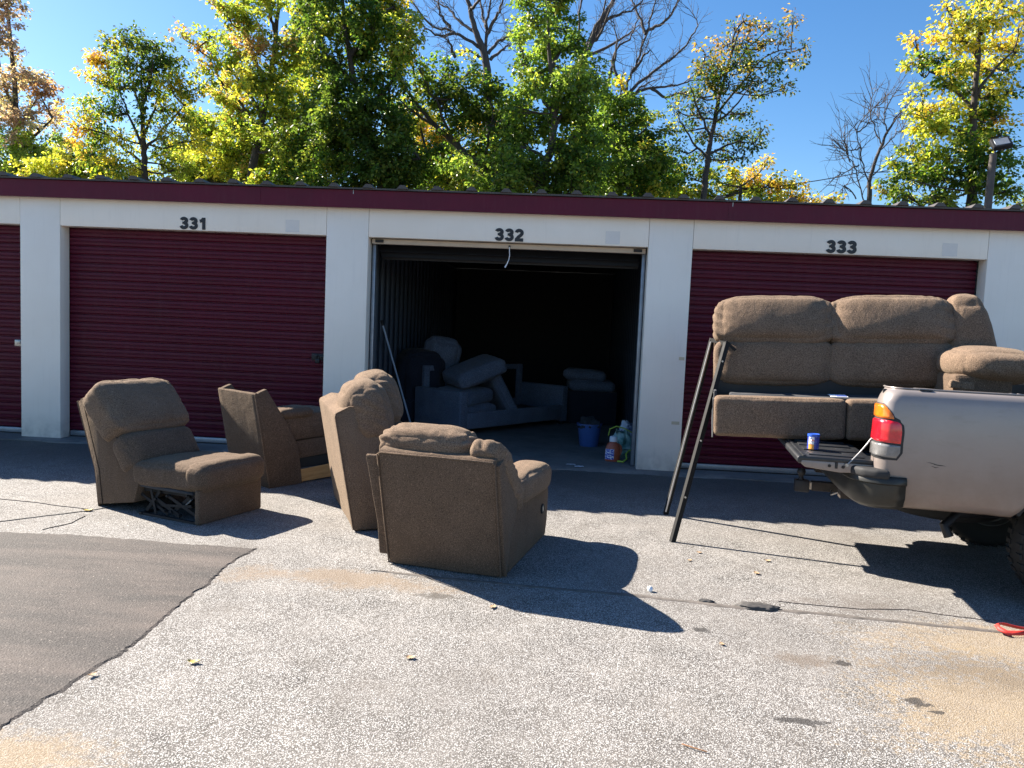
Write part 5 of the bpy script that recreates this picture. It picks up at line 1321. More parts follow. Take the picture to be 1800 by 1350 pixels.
TREES = [
    ('tall_tree', 'sparse pinkish-tan tree cut by the left edge of the view', [[-18.78, 17.0, 5.43], [-18.64, 17.0, 7.88], [-18.82, 17.0, 10.48], [-19.0, 17.0, 12.68]], 0.193, [[-19.02, 16.53, 10.3, 0.95, 'tan', 0.52], [-18.95, 17.08, 8.83, 0.86, 'tan', 0.52], [-18.99, 16.77, 11.3, 0.85, 'tan', 0.52], [-19.14, 17.19, 12.39, 0.76, 'tan', 0.52], [-18.25, 17.22, 9.27, 0.61, 'tan', 0.52], [-17.25, 16.22, 8.34, 0.67, 'tanor', 0.6], [-17.77, 16.12, 7.4, 0.86, 'tan', 0.6], [-17.81, 17.59, 7.78, 0.61, 'tan', 0.52], [-17.6, 16.57, 6.65, 0.86, 'palegrn', 0.68], [-18.46, 16.52, 6.56, 0.87, 'palegrn', 0.68], [-17.49, 17.87, 6.89, 0.61, 'tan', 0.52], [-19.36, 16.95, 7.85, 0.86, 'tan', 0.6], [-19.06, 17.61, 6.11, 0.87, 'green', 0.98], [-19.19, 16.96, 5.79, 0.87, 'green', 0.98]], [[[-18.69, 17.0, 7.13], [-18.12, 17.17, 8.32], [-17.99, 17.33, 8.75]], [[-18.73, 17.0, 6.38], [-17.51, 16.58, 7.25], [-16.73, 16.16, 7.62]], [[-18.7, 17.0, 7.88], [-19.21, 17.16, 9.04], [-19.52, 17.32, 10.21]]], 0.12, 1.5, 1.0),
    ('low_tree', 'pale yellow bushy tree above the roof, below the gap at the left', [[-15.67, 15.0, 5.0], [-15.64, 15.0, 5.7]], 0.106, [[-16.31, 14.6, 5.51, 0.53, 'yellow', 1.0], [-15.48, 14.31, 5.57, 0.6, 'yellow', 1.0], [-15.22, 14.82, 5.85, 0.6, 'yellow', 1.0], [-14.36, 14.38, 5.62, 0.63, 'yelgrn', 1.0], [-14.97, 14.22, 5.23, 0.64, 'yelgrn', 1.0]], [], 0.12, 1.5, 1.0),
    ('sumac_tree', 'round-headed tree with dark drooping top leaves on a thin trunk, above door 331', [[-11.35, 12.0, 4.64], [-11.41, 12.0, 5.99], [-11.45, 12.0, 7.03], [-11.48, 12.0, 8.06]], 0.138, [[-12.39, 12.12, 8.45, 0.33, 'dkyel', 1.05], [-12.02, 12.3, 8.67, 0.42, 'dark', 1.05], [-11.54, 12.39, 8.64, 0.45, 'dark', 1.05], [-11.15, 12.54, 8.48, 0.42, 'dark', 1.05], [-12.79, 12.26, 8.15, 0.38, 'oryel', 1.05], [-12.47, 12.52, 8.18, 0.43, 'dkyel', 1.05], [-11.26, 11.38, 7.84, 0.45, 'dark', 1.05], [-11.04, 11.96, 7.91, 0.45, 'dark', 1.05], [-10.89, 12.42, 8.07, 0.33, 'dark', 1.05], [-12.87, 12.13, 7.63, 0.3, 'oryel', 0.84], [-12.69, 12.49, 7.59, 0.43, 'mixyel', 0.95], [-11.57, 11.53, 7.33, 0.43, 'mix', 1.05], [-11.24, 11.96, 7.39, 0.46, 'mix', 1.05], [-10.5, 11.69, 7.4, 0.42, 'mixyel', 1.05], [-10.22, 12.05, 7.3, 0.42, 'mixyel', 1.05], [-13.08, 12.08, 6.86, 0.4, 'mixyel', 1.05], [-12.18, 11.4, 6.62, 0.43, 'mix', 0.84], [-11.81, 11.68, 6.71, 0.4, 'mix', 0.84], [-11.24, 11.77, 6.75, 0.37, 'mix', 0.73], [-11.07, 12.47, 6.94, 0.4, 'mix', 0.84], [-10.44, 12.35, 6.78, 0.46, 'mixyel', 1.05], [-12.83, 11.58, 6.22, 0.43, 'oryel', 1.05], [-12.85, 12.37, 6.18, 0.43, 'mix', 0.84], [-11.83, 11.59, 6.03, 0.4, 'yellow', 0.84], [-11.5, 12.1, 6.16, 0.31, 'yellow', 0.63], [-10.51, 11.57, 6.06, 0.4, 'mixyel', 0.84], [-9.86, 11.35, 5.95, 0.46, 'yellow', 1.05], [-13.18, 12.49, 5.67, 0.46, 'mix', 1.05], [-12.0, 11.61, 5.29, 0.46, 'mixyel', 1.05], [-11.5, 11.7, 5.32, 0.37, 'yellow', 1.05], [-11.22, 12.64, 5.52, 0.46, 'yelgrn', 1.05], [-10.58, 12.49, 5.44, 0.46, 'yelgrn', 1.05]], [[[-11.42, 12.0, 5.84], [-11.69, 11.75, 6.66], [-11.86, 11.49, 7.6]], [[-11.43, 12.0, 6.14], [-11.35, 12.55, 7.19], [-11.38, 13.11, 8.43]], [[-11.41, 12.0, 5.69], [-10.84, 12.05, 6.39], [-10.32, 12.09, 7.01]], [[-11.41, 12.0, 5.46], [-12.2, 12.21, 5.94], [-13.05, 12.43, 6.58]], [[-11.45, 12.0, 6.88], [-11.07, 11.65, 7.52], [-10.75, 11.29, 7.99]], [[-11.44, 12.0, 6.73], [-12.04, 12.53, 7.77], [-12.51, 13.06, 8.7]], [[-11.37, 12.0, 5.24], [-12.37, 12.23, 5.4], [-13.07, 12.46, 5.74]]], 0.13, 2.2, 1.0),
    ('yellow_thicket_tree', 'bright yellow-green dense tree between the round-headed tree and the big dark tree', [[-10.05, 15.0, 5.1], [-10.16, 15.0, 6.55]], 0.14, [[-11.54, 15.44, 7.39, 0.52, 'yelgrn', 1.25], [-11.15, 15.58, 7.0, 0.66, 'yellow', 1.25], [-11.3, 14.97, 6.25, 0.66, 'yellow', 1.25], [-10.23, 14.57, 6.2, 0.73, 'yellow', 1.25], [-9.34, 14.1, 6.37, 0.69, 'yelgrn', 1.25], [-10.91, 15.29, 5.73, 0.7, 'yelgrn', 1.25], [-9.86, 14.95, 5.78, 0.73, 'yelgrn', 1.25], [-9.27, 15.47, 6.25, 0.69, 'yelgrn', 1.25], [-11.29, 14.77, 5.62, 0.63, 'yelgrn', 1.25], [-8.63, 15.49, 5.84, 0.69, 'mix', 1.25]], [], 0.12, 1.5, 1.0),
    ('maple_tree', 'tall loose maple with orange-brown and yellow-green leaves, left of the dark tree', [[-9.07, 13.5, 4.88], [-8.85, 13.5, 6.57], [-8.5, 13.5, 8.47], [-8.34, 13.5, 10.34], [-8.28, 13.5, 11.26]], 0.18, [[-11.09, 13.35, 9.3, 0.29, 'orange', 0.51], [-10.54, 13.14, 8.85, 0.36, 'orange', 0.59], [-10.36, 13.7, 9.44, 0.45, 'orgrn', 0.68], [-9.55, 12.91, 9.7, 0.48, 'orgrn', 0.85], [-9.35, 13.56, 10.5, 0.56, 'yelgrn', 0.85], [-9.05, 13.26, 9.62, 0.61, 'orgrn', 0.85], [-8.2, 12.73, 9.88, 0.61, 'orgrn', 0.85], [-7.85, 13.51, 10.04, 0.48, 'yelgrn', 0.85], [-9.88, 12.81, 8.29, 0.52, 'orgrn', 0.68], [-9.58, 13.4, 8.8, 0.55, 'orgrn', 0.77], [-8.68, 12.78, 8.69, 0.58, 'orange', 0.68], [-8.06, 12.82, 8.94, 0.58, 'orgrn', 0.85], [-7.77, 13.38, 8.6, 0.55, 'yelgrn', 0.85], [-10.0, 13.99, 8.11, 0.52, 'orange', 0.68], [-8.86, 12.87, 7.88, 0.58, 'yelgrn', 0.85], [-8.29, 13.04, 8.02, 0.58, 'yelgrn', 0.85], [-7.88, 13.71, 7.92, 0.58, 'yelgrn', 0.85], [-9.68, 14.25, 7.46, 0.58, 'orgrn', 0.85], [-8.75, 13.64, 7.32, 0.65, 'yelgrn', 0.85], [-7.88, 13.31, 7.1, 0.65, 'yelgrn', 0.85], [-9.43, 14.3, 6.74, 0.58, 'yelgrn', 0.85], [-8.04, 12.68, 6.24, 0.65, 'yelgrn', 0.85], [-9.23, 14.07, 5.88, 0.55, 'orgrn', 0.85], [-8.75, 13.12, 5.15, 0.62, 'yelgrn', 0.85], [-8.02, 12.9, 5.21, 0.59, 'mix', 0.85], [-7.38, 12.86, 6.3, 0.58, 'mix', 0.85], [-7.19, 13.2, 7.16, 0.55, 'yelgrn', 0.85], [-8.37, 13.99, 11.01, 0.54, 'yelgrn', 0.85], [-7.38, 13.06, 10.33, 0.48, 'yelgrn', 0.85]], [[[-8.74, 13.5, 7.2], [-9.67, 13.6, 8.32], [-10.89, 13.7, 9.19]], [[-8.62, 13.5, 7.84], [-9.21, 13.67, 9.14], [-9.63, 13.83, 10.3]], [[-8.47, 13.5, 8.63], [-7.78, 13.35, 9.36], [-7.42, 13.19, 10.08]], [[-8.8, 13.5, 6.73], [-9.47, 13.56, 7.52], [-10.0, 13.61, 8.0]], [[-8.41, 13.5, 9.41], [-8.46, 12.98, 9.97], [-8.5, 12.45, 10.5]]], 0.12, 1.5, 1.0),
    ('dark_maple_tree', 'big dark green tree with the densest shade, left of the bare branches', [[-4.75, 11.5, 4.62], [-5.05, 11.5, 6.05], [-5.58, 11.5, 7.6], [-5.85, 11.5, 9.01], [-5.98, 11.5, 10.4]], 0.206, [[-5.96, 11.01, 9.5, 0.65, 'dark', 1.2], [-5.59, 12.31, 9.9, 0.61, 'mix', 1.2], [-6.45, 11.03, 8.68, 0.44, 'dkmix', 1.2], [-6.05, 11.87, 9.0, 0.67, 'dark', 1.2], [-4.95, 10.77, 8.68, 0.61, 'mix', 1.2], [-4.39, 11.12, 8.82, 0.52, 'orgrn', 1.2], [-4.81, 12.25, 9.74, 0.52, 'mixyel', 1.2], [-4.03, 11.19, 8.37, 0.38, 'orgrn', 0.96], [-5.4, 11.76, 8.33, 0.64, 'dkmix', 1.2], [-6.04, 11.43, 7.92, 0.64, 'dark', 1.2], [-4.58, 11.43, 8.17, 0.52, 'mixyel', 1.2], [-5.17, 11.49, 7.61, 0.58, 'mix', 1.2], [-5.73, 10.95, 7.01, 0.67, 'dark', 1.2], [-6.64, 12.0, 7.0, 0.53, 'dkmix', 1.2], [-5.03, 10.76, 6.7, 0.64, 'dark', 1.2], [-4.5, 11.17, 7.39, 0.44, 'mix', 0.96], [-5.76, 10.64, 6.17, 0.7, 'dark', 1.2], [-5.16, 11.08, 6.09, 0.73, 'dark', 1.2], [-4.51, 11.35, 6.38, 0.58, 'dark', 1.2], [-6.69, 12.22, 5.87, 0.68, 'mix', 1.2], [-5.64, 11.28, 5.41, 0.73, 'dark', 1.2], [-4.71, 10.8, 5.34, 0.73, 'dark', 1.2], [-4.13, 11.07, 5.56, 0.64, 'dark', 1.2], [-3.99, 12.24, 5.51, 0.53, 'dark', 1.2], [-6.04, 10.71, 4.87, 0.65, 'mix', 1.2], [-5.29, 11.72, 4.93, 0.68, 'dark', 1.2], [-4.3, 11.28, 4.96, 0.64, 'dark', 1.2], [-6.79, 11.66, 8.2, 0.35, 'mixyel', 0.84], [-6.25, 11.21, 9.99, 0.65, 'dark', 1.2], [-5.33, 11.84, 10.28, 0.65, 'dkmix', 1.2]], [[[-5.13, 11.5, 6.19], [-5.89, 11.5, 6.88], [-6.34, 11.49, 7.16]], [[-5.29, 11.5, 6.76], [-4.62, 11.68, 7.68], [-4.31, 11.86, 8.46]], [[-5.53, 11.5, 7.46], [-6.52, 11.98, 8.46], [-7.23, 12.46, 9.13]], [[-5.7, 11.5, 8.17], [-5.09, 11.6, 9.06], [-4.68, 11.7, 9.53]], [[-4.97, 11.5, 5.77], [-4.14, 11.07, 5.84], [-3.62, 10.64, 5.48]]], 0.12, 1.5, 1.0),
    ('background_maple_tree', 'mid green tree filling the gap behind the loose orange maple and dark tree', [[-8.49, 17.0, 5.39], [-8.63, 17.0, 7.23], [-8.76, 17.0, 9.05]], 0.151, [[-11.31, 16.93, 8.61, 0.64, 'mix', 0.76], [-10.5, 16.8, 9.49, 0.56, 'mixyel', 0.66], [-9.55, 16.35, 8.48, 0.71, 'mix', 0.95], [-9.29, 17.66, 9.61, 0.71, 'mix', 0.95], [-8.2, 16.11, 9.67, 0.63, 'mix', 0.95], [-8.29, 17.01, 8.89, 0.75, 'dkmix', 0.95], [-11.25, 17.72, 7.8, 0.72, 'mix', 0.95], [-9.68, 16.25, 7.29, 0.75, 'mix', 0.95], [-8.86, 17.1, 7.71, 0.79, 'dkmix', 0.95], [-7.93, 17.21, 7.48, 0.75, 'dkmix', 0.95], [-9.07, 16.17, 6.31, 0.83, 'mix', 0.95], [-8.34, 16.78, 6.27, 0.83, 'dkmix', 0.95], [-10.68, 17.37, 5.94, 0.79, 'mixyel', 0.95], [-8.95, 16.91, 5.64, 0.79, 'mix', 0.95], [-11.68, 17.41, 5.73, 0.68, 'mix', 0.95], [-7.86, 16.38, 10.82, 0.63, 'mix', 0.95], [-8.47, 16.53, 11.22, 0.63, 'mixyel', 0.95], [-8.67, 16.38, 10.28, 0.56, 'orgrn', 0.95]], [], 0.12, 1.5, 1.0),
    ('background_oak_tree', 'darker mid green tree filling in behind the dark tree and leaning tree', [[-4.49, 17.5, 5.6], [-4.73, 17.5, 7.09], [-5.07, 17.5, 8.37]], 0.152, [[-5.77, 17.63, 8.58, 0.68, 'mix', 0.85], [-4.95, 17.38, 8.35, 0.57, 'mixyel', 0.66], [-5.35, 17.64, 7.47, 0.76, 'dkmix', 0.95], [-4.26, 16.97, 6.98, 0.72, 'mix', 0.85], [-6.0, 18.06, 6.6, 0.8, 'dkmix', 0.95], [-5.0, 18.08, 6.25, 0.8, 'mix', 0.95], [-3.79, 17.78, 6.23, 0.8, 'dkmix', 0.95], [-2.94, 16.89, 6.82, 0.72, 'mix', 0.76], [-2.6, 17.54, 6.04, 0.79, 'dkmix', 0.95], [-5.71, 17.19, 9.73, 0.64, 'mix', 0.76], [-5.35, 17.12, 10.61, 0.53, 'mixyel', 0.66], [-1.82, 18.32, 6.59, 0.79, 'dkmix', 0.95], [-0.93, 18.39, 6.25, 0.75, 'mix', 0.95], [-1.84, 16.68, 7.35, 0.68, 'mix', 0.76]], [], 0.12, 1.5, 1.0),
    ('background_ash_tree', 'muted green tree standing behind the spreading tree, low over the roof', [[2.12, 17.5, 5.72], [1.96, 17.5, 6.92], [1.82, 17.5, 7.83]], 0.131, [[0.68, 17.41, 8.32, 0.63, 'mix', 0.76], [1.36, 17.61, 7.84, 0.67, 'mix', 0.85], [2.21, 18.09, 8.54, 0.48, 'mixyel', 0.66], [2.39, 17.44, 7.46, 0.67, 'mix', 0.95], [2.81, 17.51, 6.76, 0.67, 'mix', 0.95], [2.1, 17.66, 6.4, 0.79, 'dkmix', 0.95], [1.13, 16.93, 6.23, 0.79, 'dkmix', 0.95], [3.21, 17.52, 6.13, 0.6, 'mixyel', 0.95], [3.37, 17.65, 6.99, 0.41, 'mix', 0.76], [0.21, 18.03, 6.78, 0.75, 'dkmix', 0.95]], [], 0.12, 1.5, 1.0),
    ('scrub_tree', 'dull green scrubby tree low over the roof between the left edge and the round-headed tree', [[-15.29, 16.0, 5.09], [-15.23, 16.0, 6.09]], 0.092, [[-17.27, 15.96, 5.29, 0.59, 'mix', 1.0], [-16.73, 16.28, 5.46, 0.63, 'mix', 1.0], [-15.96, 16.3, 5.58, 0.63, 'mixyel', 1.0], [-14.7, 15.36, 5.8, 0.62, 'mix', 1.0], [-14.0, 15.12, 5.34, 0.62, 'mix', 1.0], [-13.74, 15.78, 5.55, 0.62, 'mixyel', 1.0], [-12.89, 15.59, 5.46, 0.62, 'mix', 1.0], [-12.64, 16.56, 5.73, 0.62, 'mix', 1.0], [-14.98, 16.26, 6.7, 0.48, 'mix', 0.7], [-12.82, 16.16, 6.65, 0.55, 'mixyel', 0.8]], [], 0.12, 1.5, 1.0),
    ('orange_background_tree', 'patch of orange-yellow foliage seen through the gap right of the dark tree', [[-5.16, 19.0, 5.82], [-5.16, 19.0, 7.2]], 0.101, [[-5.78, 18.64, 8.56, 0.52, 'oryel', 1.2], [-5.3, 19.3, 8.36, 0.56, 'oryel', 1.2], [-4.67, 19.3, 7.98, 0.56, 'oryel', 1.2], [-5.22, 19.56, 7.62, 0.56, 'oryel', 1.2], [-5.6, 18.53, 6.7, 0.52, 'mixyel', 1.2], [-4.41, 18.53, 6.93, 0.6, 'mixyel', 1.2], [-3.27, 18.51, 8.21, 0.48, 'oryel', 1.2], [-2.59, 18.62, 8.16, 0.48, 'oryel', 1.2], [-3.44, 19.35, 7.43, 0.52, 'mixyel', 1.2], [-4.65, 18.33, 6.12, 0.68, 'oryel', 1.2]], [], 0.12, 1.5, 1.0),
    ('leaning_tree', 'dark tree with slanting limbs leaning left, between the dark tree and the bright green tree', [[-1.78, 12.5, 4.88], [-2.74, 12.5, 5.98], [-3.62, 12.5, 6.77], [-4.42, 12.5, 7.64], [-4.82, 12.5, 8.38]], 0.153, [[-4.05, 12.09, 8.11, 0.36, 'mix', 1.08], [-4.0, 12.73, 7.87, 0.4, 'dkmix', 1.2], [-3.54, 12.7, 8.02, 0.46, 'dkmix', 1.2], [-3.35, 12.88, 8.54, 0.3, 'mix', 0.96], [-3.43, 12.16, 7.28, 0.52, 'dark', 1.2], [-2.84, 12.16, 7.58, 0.49, 'dkmix', 1.2], [-2.71, 12.76, 8.36, 0.39, 'mix', 1.2], [-2.82, 12.76, 7.16, 0.58, 'dark', 1.2], [-2.24, 12.21, 7.54, 0.51, 'dkmix', 1.2], [-2.2, 12.82, 7.12, 0.61, 'dark', 1.2], [-3.06, 12.37, 6.68, 0.43, 'dark', 0.96], [-1.68, 12.91, 7.38, 0.51, 'dkmix', 1.2], [-1.51, 11.93, 6.61, 0.52, 'dark', 1.2], [-2.75, 12.09, 5.52, 0.52, 'palegrn', 1.2], [-2.41, 13.14, 5.58, 0.55, 'mix', 1.2], [-3.14, 12.29, 5.25, 0.52, 'mix', 1.2], [-1.94, 12.14, 5.78, 0.52, 'dkmix', 1.2], [-3.7, 12.88, 5.19, 0.43, 'mix', 1.2], [-4.2, 12.6, 7.53, 0.27, 'mix', 0.84]], [[[-3.06, 12.5, 6.27], [-3.48, 12.08, 7.11], [-3.85, 11.66, 7.84]], [[-3.61, 12.5, 6.74], [-4.26, 12.56, 7.15], [-4.83, 12.62, 7.6]], [[-2.74, 12.5, 5.98], [-3.26, 12.7, 6.83], [-3.64, 12.89, 7.93]], [[-2.26, 12.5, 5.47], [-2.11, 12.1, 6.42], [-1.98, 11.7, 7.04]], [[-2.42, 12.5, 5.69], [-2.91, 12.68, 5.78], [-3.55, 12.86, 5.49]]], 0.12, 1.5, 1.0),
    ('green_maple_tree', 'bright green full-leaved maple standing tallest in the middle above unit 332', [[-0.72, 11.0, 4.6], [-0.46, 11.0, 5.93], [-0.41, 11.0, 6.89], [-0.61, 11.0, 8.24], [-0.74, 11.0, 9.99]], 0.184, [[-0.85, 11.67, 10.0, 0.5, 'green', 1.2], [-1.19, 10.45, 9.16, 0.39, 'green', 1.2], [-0.4, 11.32, 9.52, 0.47, 'green', 1.2], [-0.9, 10.51, 8.73, 0.5, 'palegrn', 1.2], [-0.3, 11.66, 9.04, 0.47, 'green', 1.2], [-1.29, 10.5, 8.38, 0.36, 'palegrn', 1.2], [-0.71, 11.58, 8.51, 0.53, 'palegrn', 1.2], [-0.13, 11.25, 8.34, 0.47, 'green', 1.2], [-1.25, 11.37, 8.08, 0.36, 'green', 1.2], [-0.75, 11.72, 7.93, 0.5, 'green', 1.2], [-0.17, 10.62, 7.59, 0.5, 'palegrn', 1.2], [0.16, 10.86, 7.94, 0.31, 'green', 0.96], [-0.93, 11.3, 7.31, 0.5, 'palegrn', 1.2], [-0.28, 10.65, 7.06, 0.56, 'green', 1.2], [0.26, 10.68, 7.29, 0.47, 'palegrn', 1.2], [-1.23, 10.67, 6.78, 0.42, 'green', 1.2], [-0.62, 11.61, 6.7, 0.59, 'green', 1.2], [0.09, 11.63, 6.86, 0.59, 'green', 1.2], [-1.1, 11.48, 6.23, 0.56, 'green', 1.2], [-0.29, 10.57, 5.84, 0.53, 'dkmix', 1.2], [0.41, 11.69, 6.32, 0.56, 'green', 1.2], [-1.33, 11.02, 5.56, 0.59, 'green', 1.2], [-0.81, 10.56, 5.14, 0.56, 'dkmix', 1.2], [-0.12, 10.92, 5.23, 0.59, 'dkmix', 1.2], [0.49, 10.86, 5.51, 0.59, 'green', 1.2], [-1.33, 10.35, 4.88, 0.54, 'dkmix', 1.2], [-0.53, 11.11, 4.84, 0.56, 'dkmix', 1.2], [0.31, 10.76, 4.87, 0.59, 'green', 1.2], [-1.81, 11.1, 4.93, 0.48, 'palegrn', 1.2]], [[[-0.43, 11.0, 6.34], [-0.0, 11.52, 7.32], [0.26, 12.03, 8.05]], [[-0.43, 11.0, 6.75], [-1.01, 11.17, 7.61], [-1.34, 11.35, 8.49]], [[-0.56, 11.0, 5.65], [-1.2, 10.89, 5.88], [-1.52, 10.77, 5.43]], [[-0.5, 11.0, 5.79], [0.12, 11.44, 6.32], [0.55, 11.87, 6.58]], [[-0.55, 11.0, 7.84], [-0.22, 11.59, 8.74], [-0.18, 12.19, 9.52]]], 0.12, 1.5, 1.0),
    ('spreading_tree', 'mid green spreading tree to the right of the tallest maple, under the bare branches', [[1.21, 13.0, 4.98], [1.31, 13.0, 6.13], [1.18, 13.0, 7.18]], 0.155, [[0.83, 12.82, 7.64, 0.46, 'green', 1.15], [1.31, 12.97, 7.55, 0.52, 'green', 1.15], [1.02, 12.87, 7.07, 0.55, 'green', 1.15], [1.63, 12.92, 7.02, 0.55, 'green', 1.15], [0.74, 12.86, 6.53, 0.52, 'dkmix', 1.15], [1.38, 13.28, 6.57, 0.62, 'green', 1.15], [1.93, 12.64, 6.59, 0.52, 'mix', 1.15], [0.95, 13.24, 5.94, 0.62, 'dkmix', 1.15], [1.56, 12.12, 5.73, 0.68, 'green', 1.15], [2.2, 12.68, 6.01, 0.55, 'dkmix', 1.15], [1.25, 12.7, 5.31, 0.65, 'dkmix', 1.15], [1.98, 12.36, 5.28, 0.65, 'mix', 1.15], [2.61, 13.35, 5.62, 0.49, 'mix', 1.15], [1.35, 12.85, 8.04, 0.28, 'mixyel', 0.8], [2.55, 13.28, 6.45, 0.34, 'mix', 0.8]], [[[1.26, 13.0, 6.43], [0.75, 13.55, 7.0], [0.5, 14.09, 7.61]], [[1.27, 13.0, 6.28], [1.79, 12.7, 6.67], [2.04, 12.41, 6.9]], [[1.23, 13.0, 6.73], [1.35, 13.47, 7.46], [1.38, 13.94, 8.06]]], 0.12, 1.5, 1.0),
    ('bare_tree', 'leafless grey tree with upright forked branches, left of the tall green maple', [[-2.16, 17.0, 5.56], [-2.59, 17.0, 7.94], [-2.8, 17.0, 9.91], [-3.15, 17.0, 10.79], [-3.48, 17.0, 11.85], [-3.71, 17.0, 12.9]], 0.223, [], [[[-2.8, 17.0, 9.91], [-2.83, 17.02, 10.98], [-2.76, 17.04, 11.88], [-2.73, 17.05, 12.94]], [[-2.98, 17.0, 10.35], [-3.88, 17.18, 10.88], [-4.67, 17.37, 11.17], [-5.45, 17.55, 12.04], [-5.73, 17.74, 12.66]], [[-3.15, 17.0, 10.76], [-3.83, 17.37, 11.37], [-4.37, 17.74, 11.95], [-4.99, 18.11, 12.37]], [[-2.82, 17.0, 10.8], [-2.48, 16.83, 11.36], [-2.32, 16.66, 11.73], [-2.22, 16.5, 12.18]], [[-2.83, 17.0, 10.98], [-3.03, 17.32, 11.63], [-3.35, 17.64, 12.65]], [[-2.76, 17.0, 10.18], [-2.42, 17.16, 10.65], [-2.16, 17.33, 10.86], [-2.13, 17.49, 11.17]], [[-2.68, 17.0, 10.0], [-2.28, 17.19, 10.44], [-2.08, 17.39, 10.63]], [[-3.85, 17.0, 10.82], [-4.32, 16.53, 10.56], [-4.7, 16.06, 10.68]], [[-3.4, 17.0, 11.5], [-3.0, 16.43, 11.71], [-2.87, 15.86, 12.07]], [[-4.04, 17.0, 10.95], [-4.31, 16.86, 11.34], [-4.39, 16.72, 11.72]], [[-2.8, 17.0, 10.0], [-3.5, 17.3, 10.39], [-3.92, 17.59, 10.41]], [[-3.82, 17.0, 10.07], [-3.97, 16.7, 10.32], [-3.99, 16.41, 10.42]]], 0.12, 1.5, 2),
    ('bare_tree', 'wide leafless tree with many long thin limbs, right of the tall green maple', [[0.64, 18.0, 5.81], [0.44, 18.0, 8.28], [0.3, 18.0, 10.31], [0.73, 18.0, 11.42], [1.21, 18.0, 12.34], [1.56, 18.0, 13.43]], 0.23, [], [[[0.3, 18.0, 10.27], [0.55, 17.75, 11.14], [0.87, 17.49, 11.77], [1.03, 17.24, 12.73]], [[0.27, 18.0, 10.22], [0.1, 18.13, 11.27], [0.16, 18.26, 12.43], [0.08, 18.39, 13.4]], [[0.4, 18.0, 10.59], [1.0, 17.9, 11.57], [1.45, 17.8, 11.81], [1.98, 17.7, 12.05], [2.48, 17.6, 12.64]], [[0.57, 18.0, 10.96], [0.91, 17.64, 11.29], [1.28, 17.28, 12.4]], [[1.82, 18.0, 6.83], [1.71, 17.99, 9.24], [2.02, 17.99, 10.16], [2.33, 17.98, 11.26], [2.55, 17.98, 12.17], [2.6, 17.97, 13.07]], [[1.73, 18.0, 9.2], [2.32, 18.0, 9.81], [3.12, 17.99, 10.46], [3.56, 17.99, 10.84], [3.98, 17.99, 11.48], [3.91, 17.99, 11.84]], [[1.71, 18.0, 9.2], [2.52, 17.98, 9.53], [3.44, 17.97, 9.64], [4.13, 17.95, 9.87]], [[1.74, 18.0, 9.42], [1.36, 17.97, 10.14], [1.41, 17.93, 10.86], [1.28, 17.9, 11.57]], [[1.97, 18.0, 10.07], [2.25, 17.72, 10.44], [2.49, 17.43, 10.57]], [[2.38, 18.0, 11.36], [2.84, 17.8, 11.57], [3.16, 17.61, 11.94], [3.29, 17.41, 12.31]], [[2.33, 18.0, 11.27], [2.03, 18.23, 12.08], [1.72, 18.46, 12.9]], [[2.61, 18.0, 9.54], [3.08, 17.86, 9.23], [3.61, 17.72, 9.35], [4.14, 17.58, 9.25]], [[1.71, 18.0, 9.33], [1.05, 18.21, 9.19], [0.85, 18.42, 9.53]], [[1.03, 18.0, 9.22], [1.29, 18.17, 10.02], [1.35, 18.34, 10.73], [1.9, 18.52, 11.45], [2.16, 18.69, 12.26]], [[1.81, 18.0, 8.87], [2.19, 18.44, 9.57], [2.78, 18.88, 10.09]], [[0.37, 18.0, 10.5], [1.53, 18.53, 11.26], [2.12, 19.07, 11.94]]], 0.12, 1.5, 2),
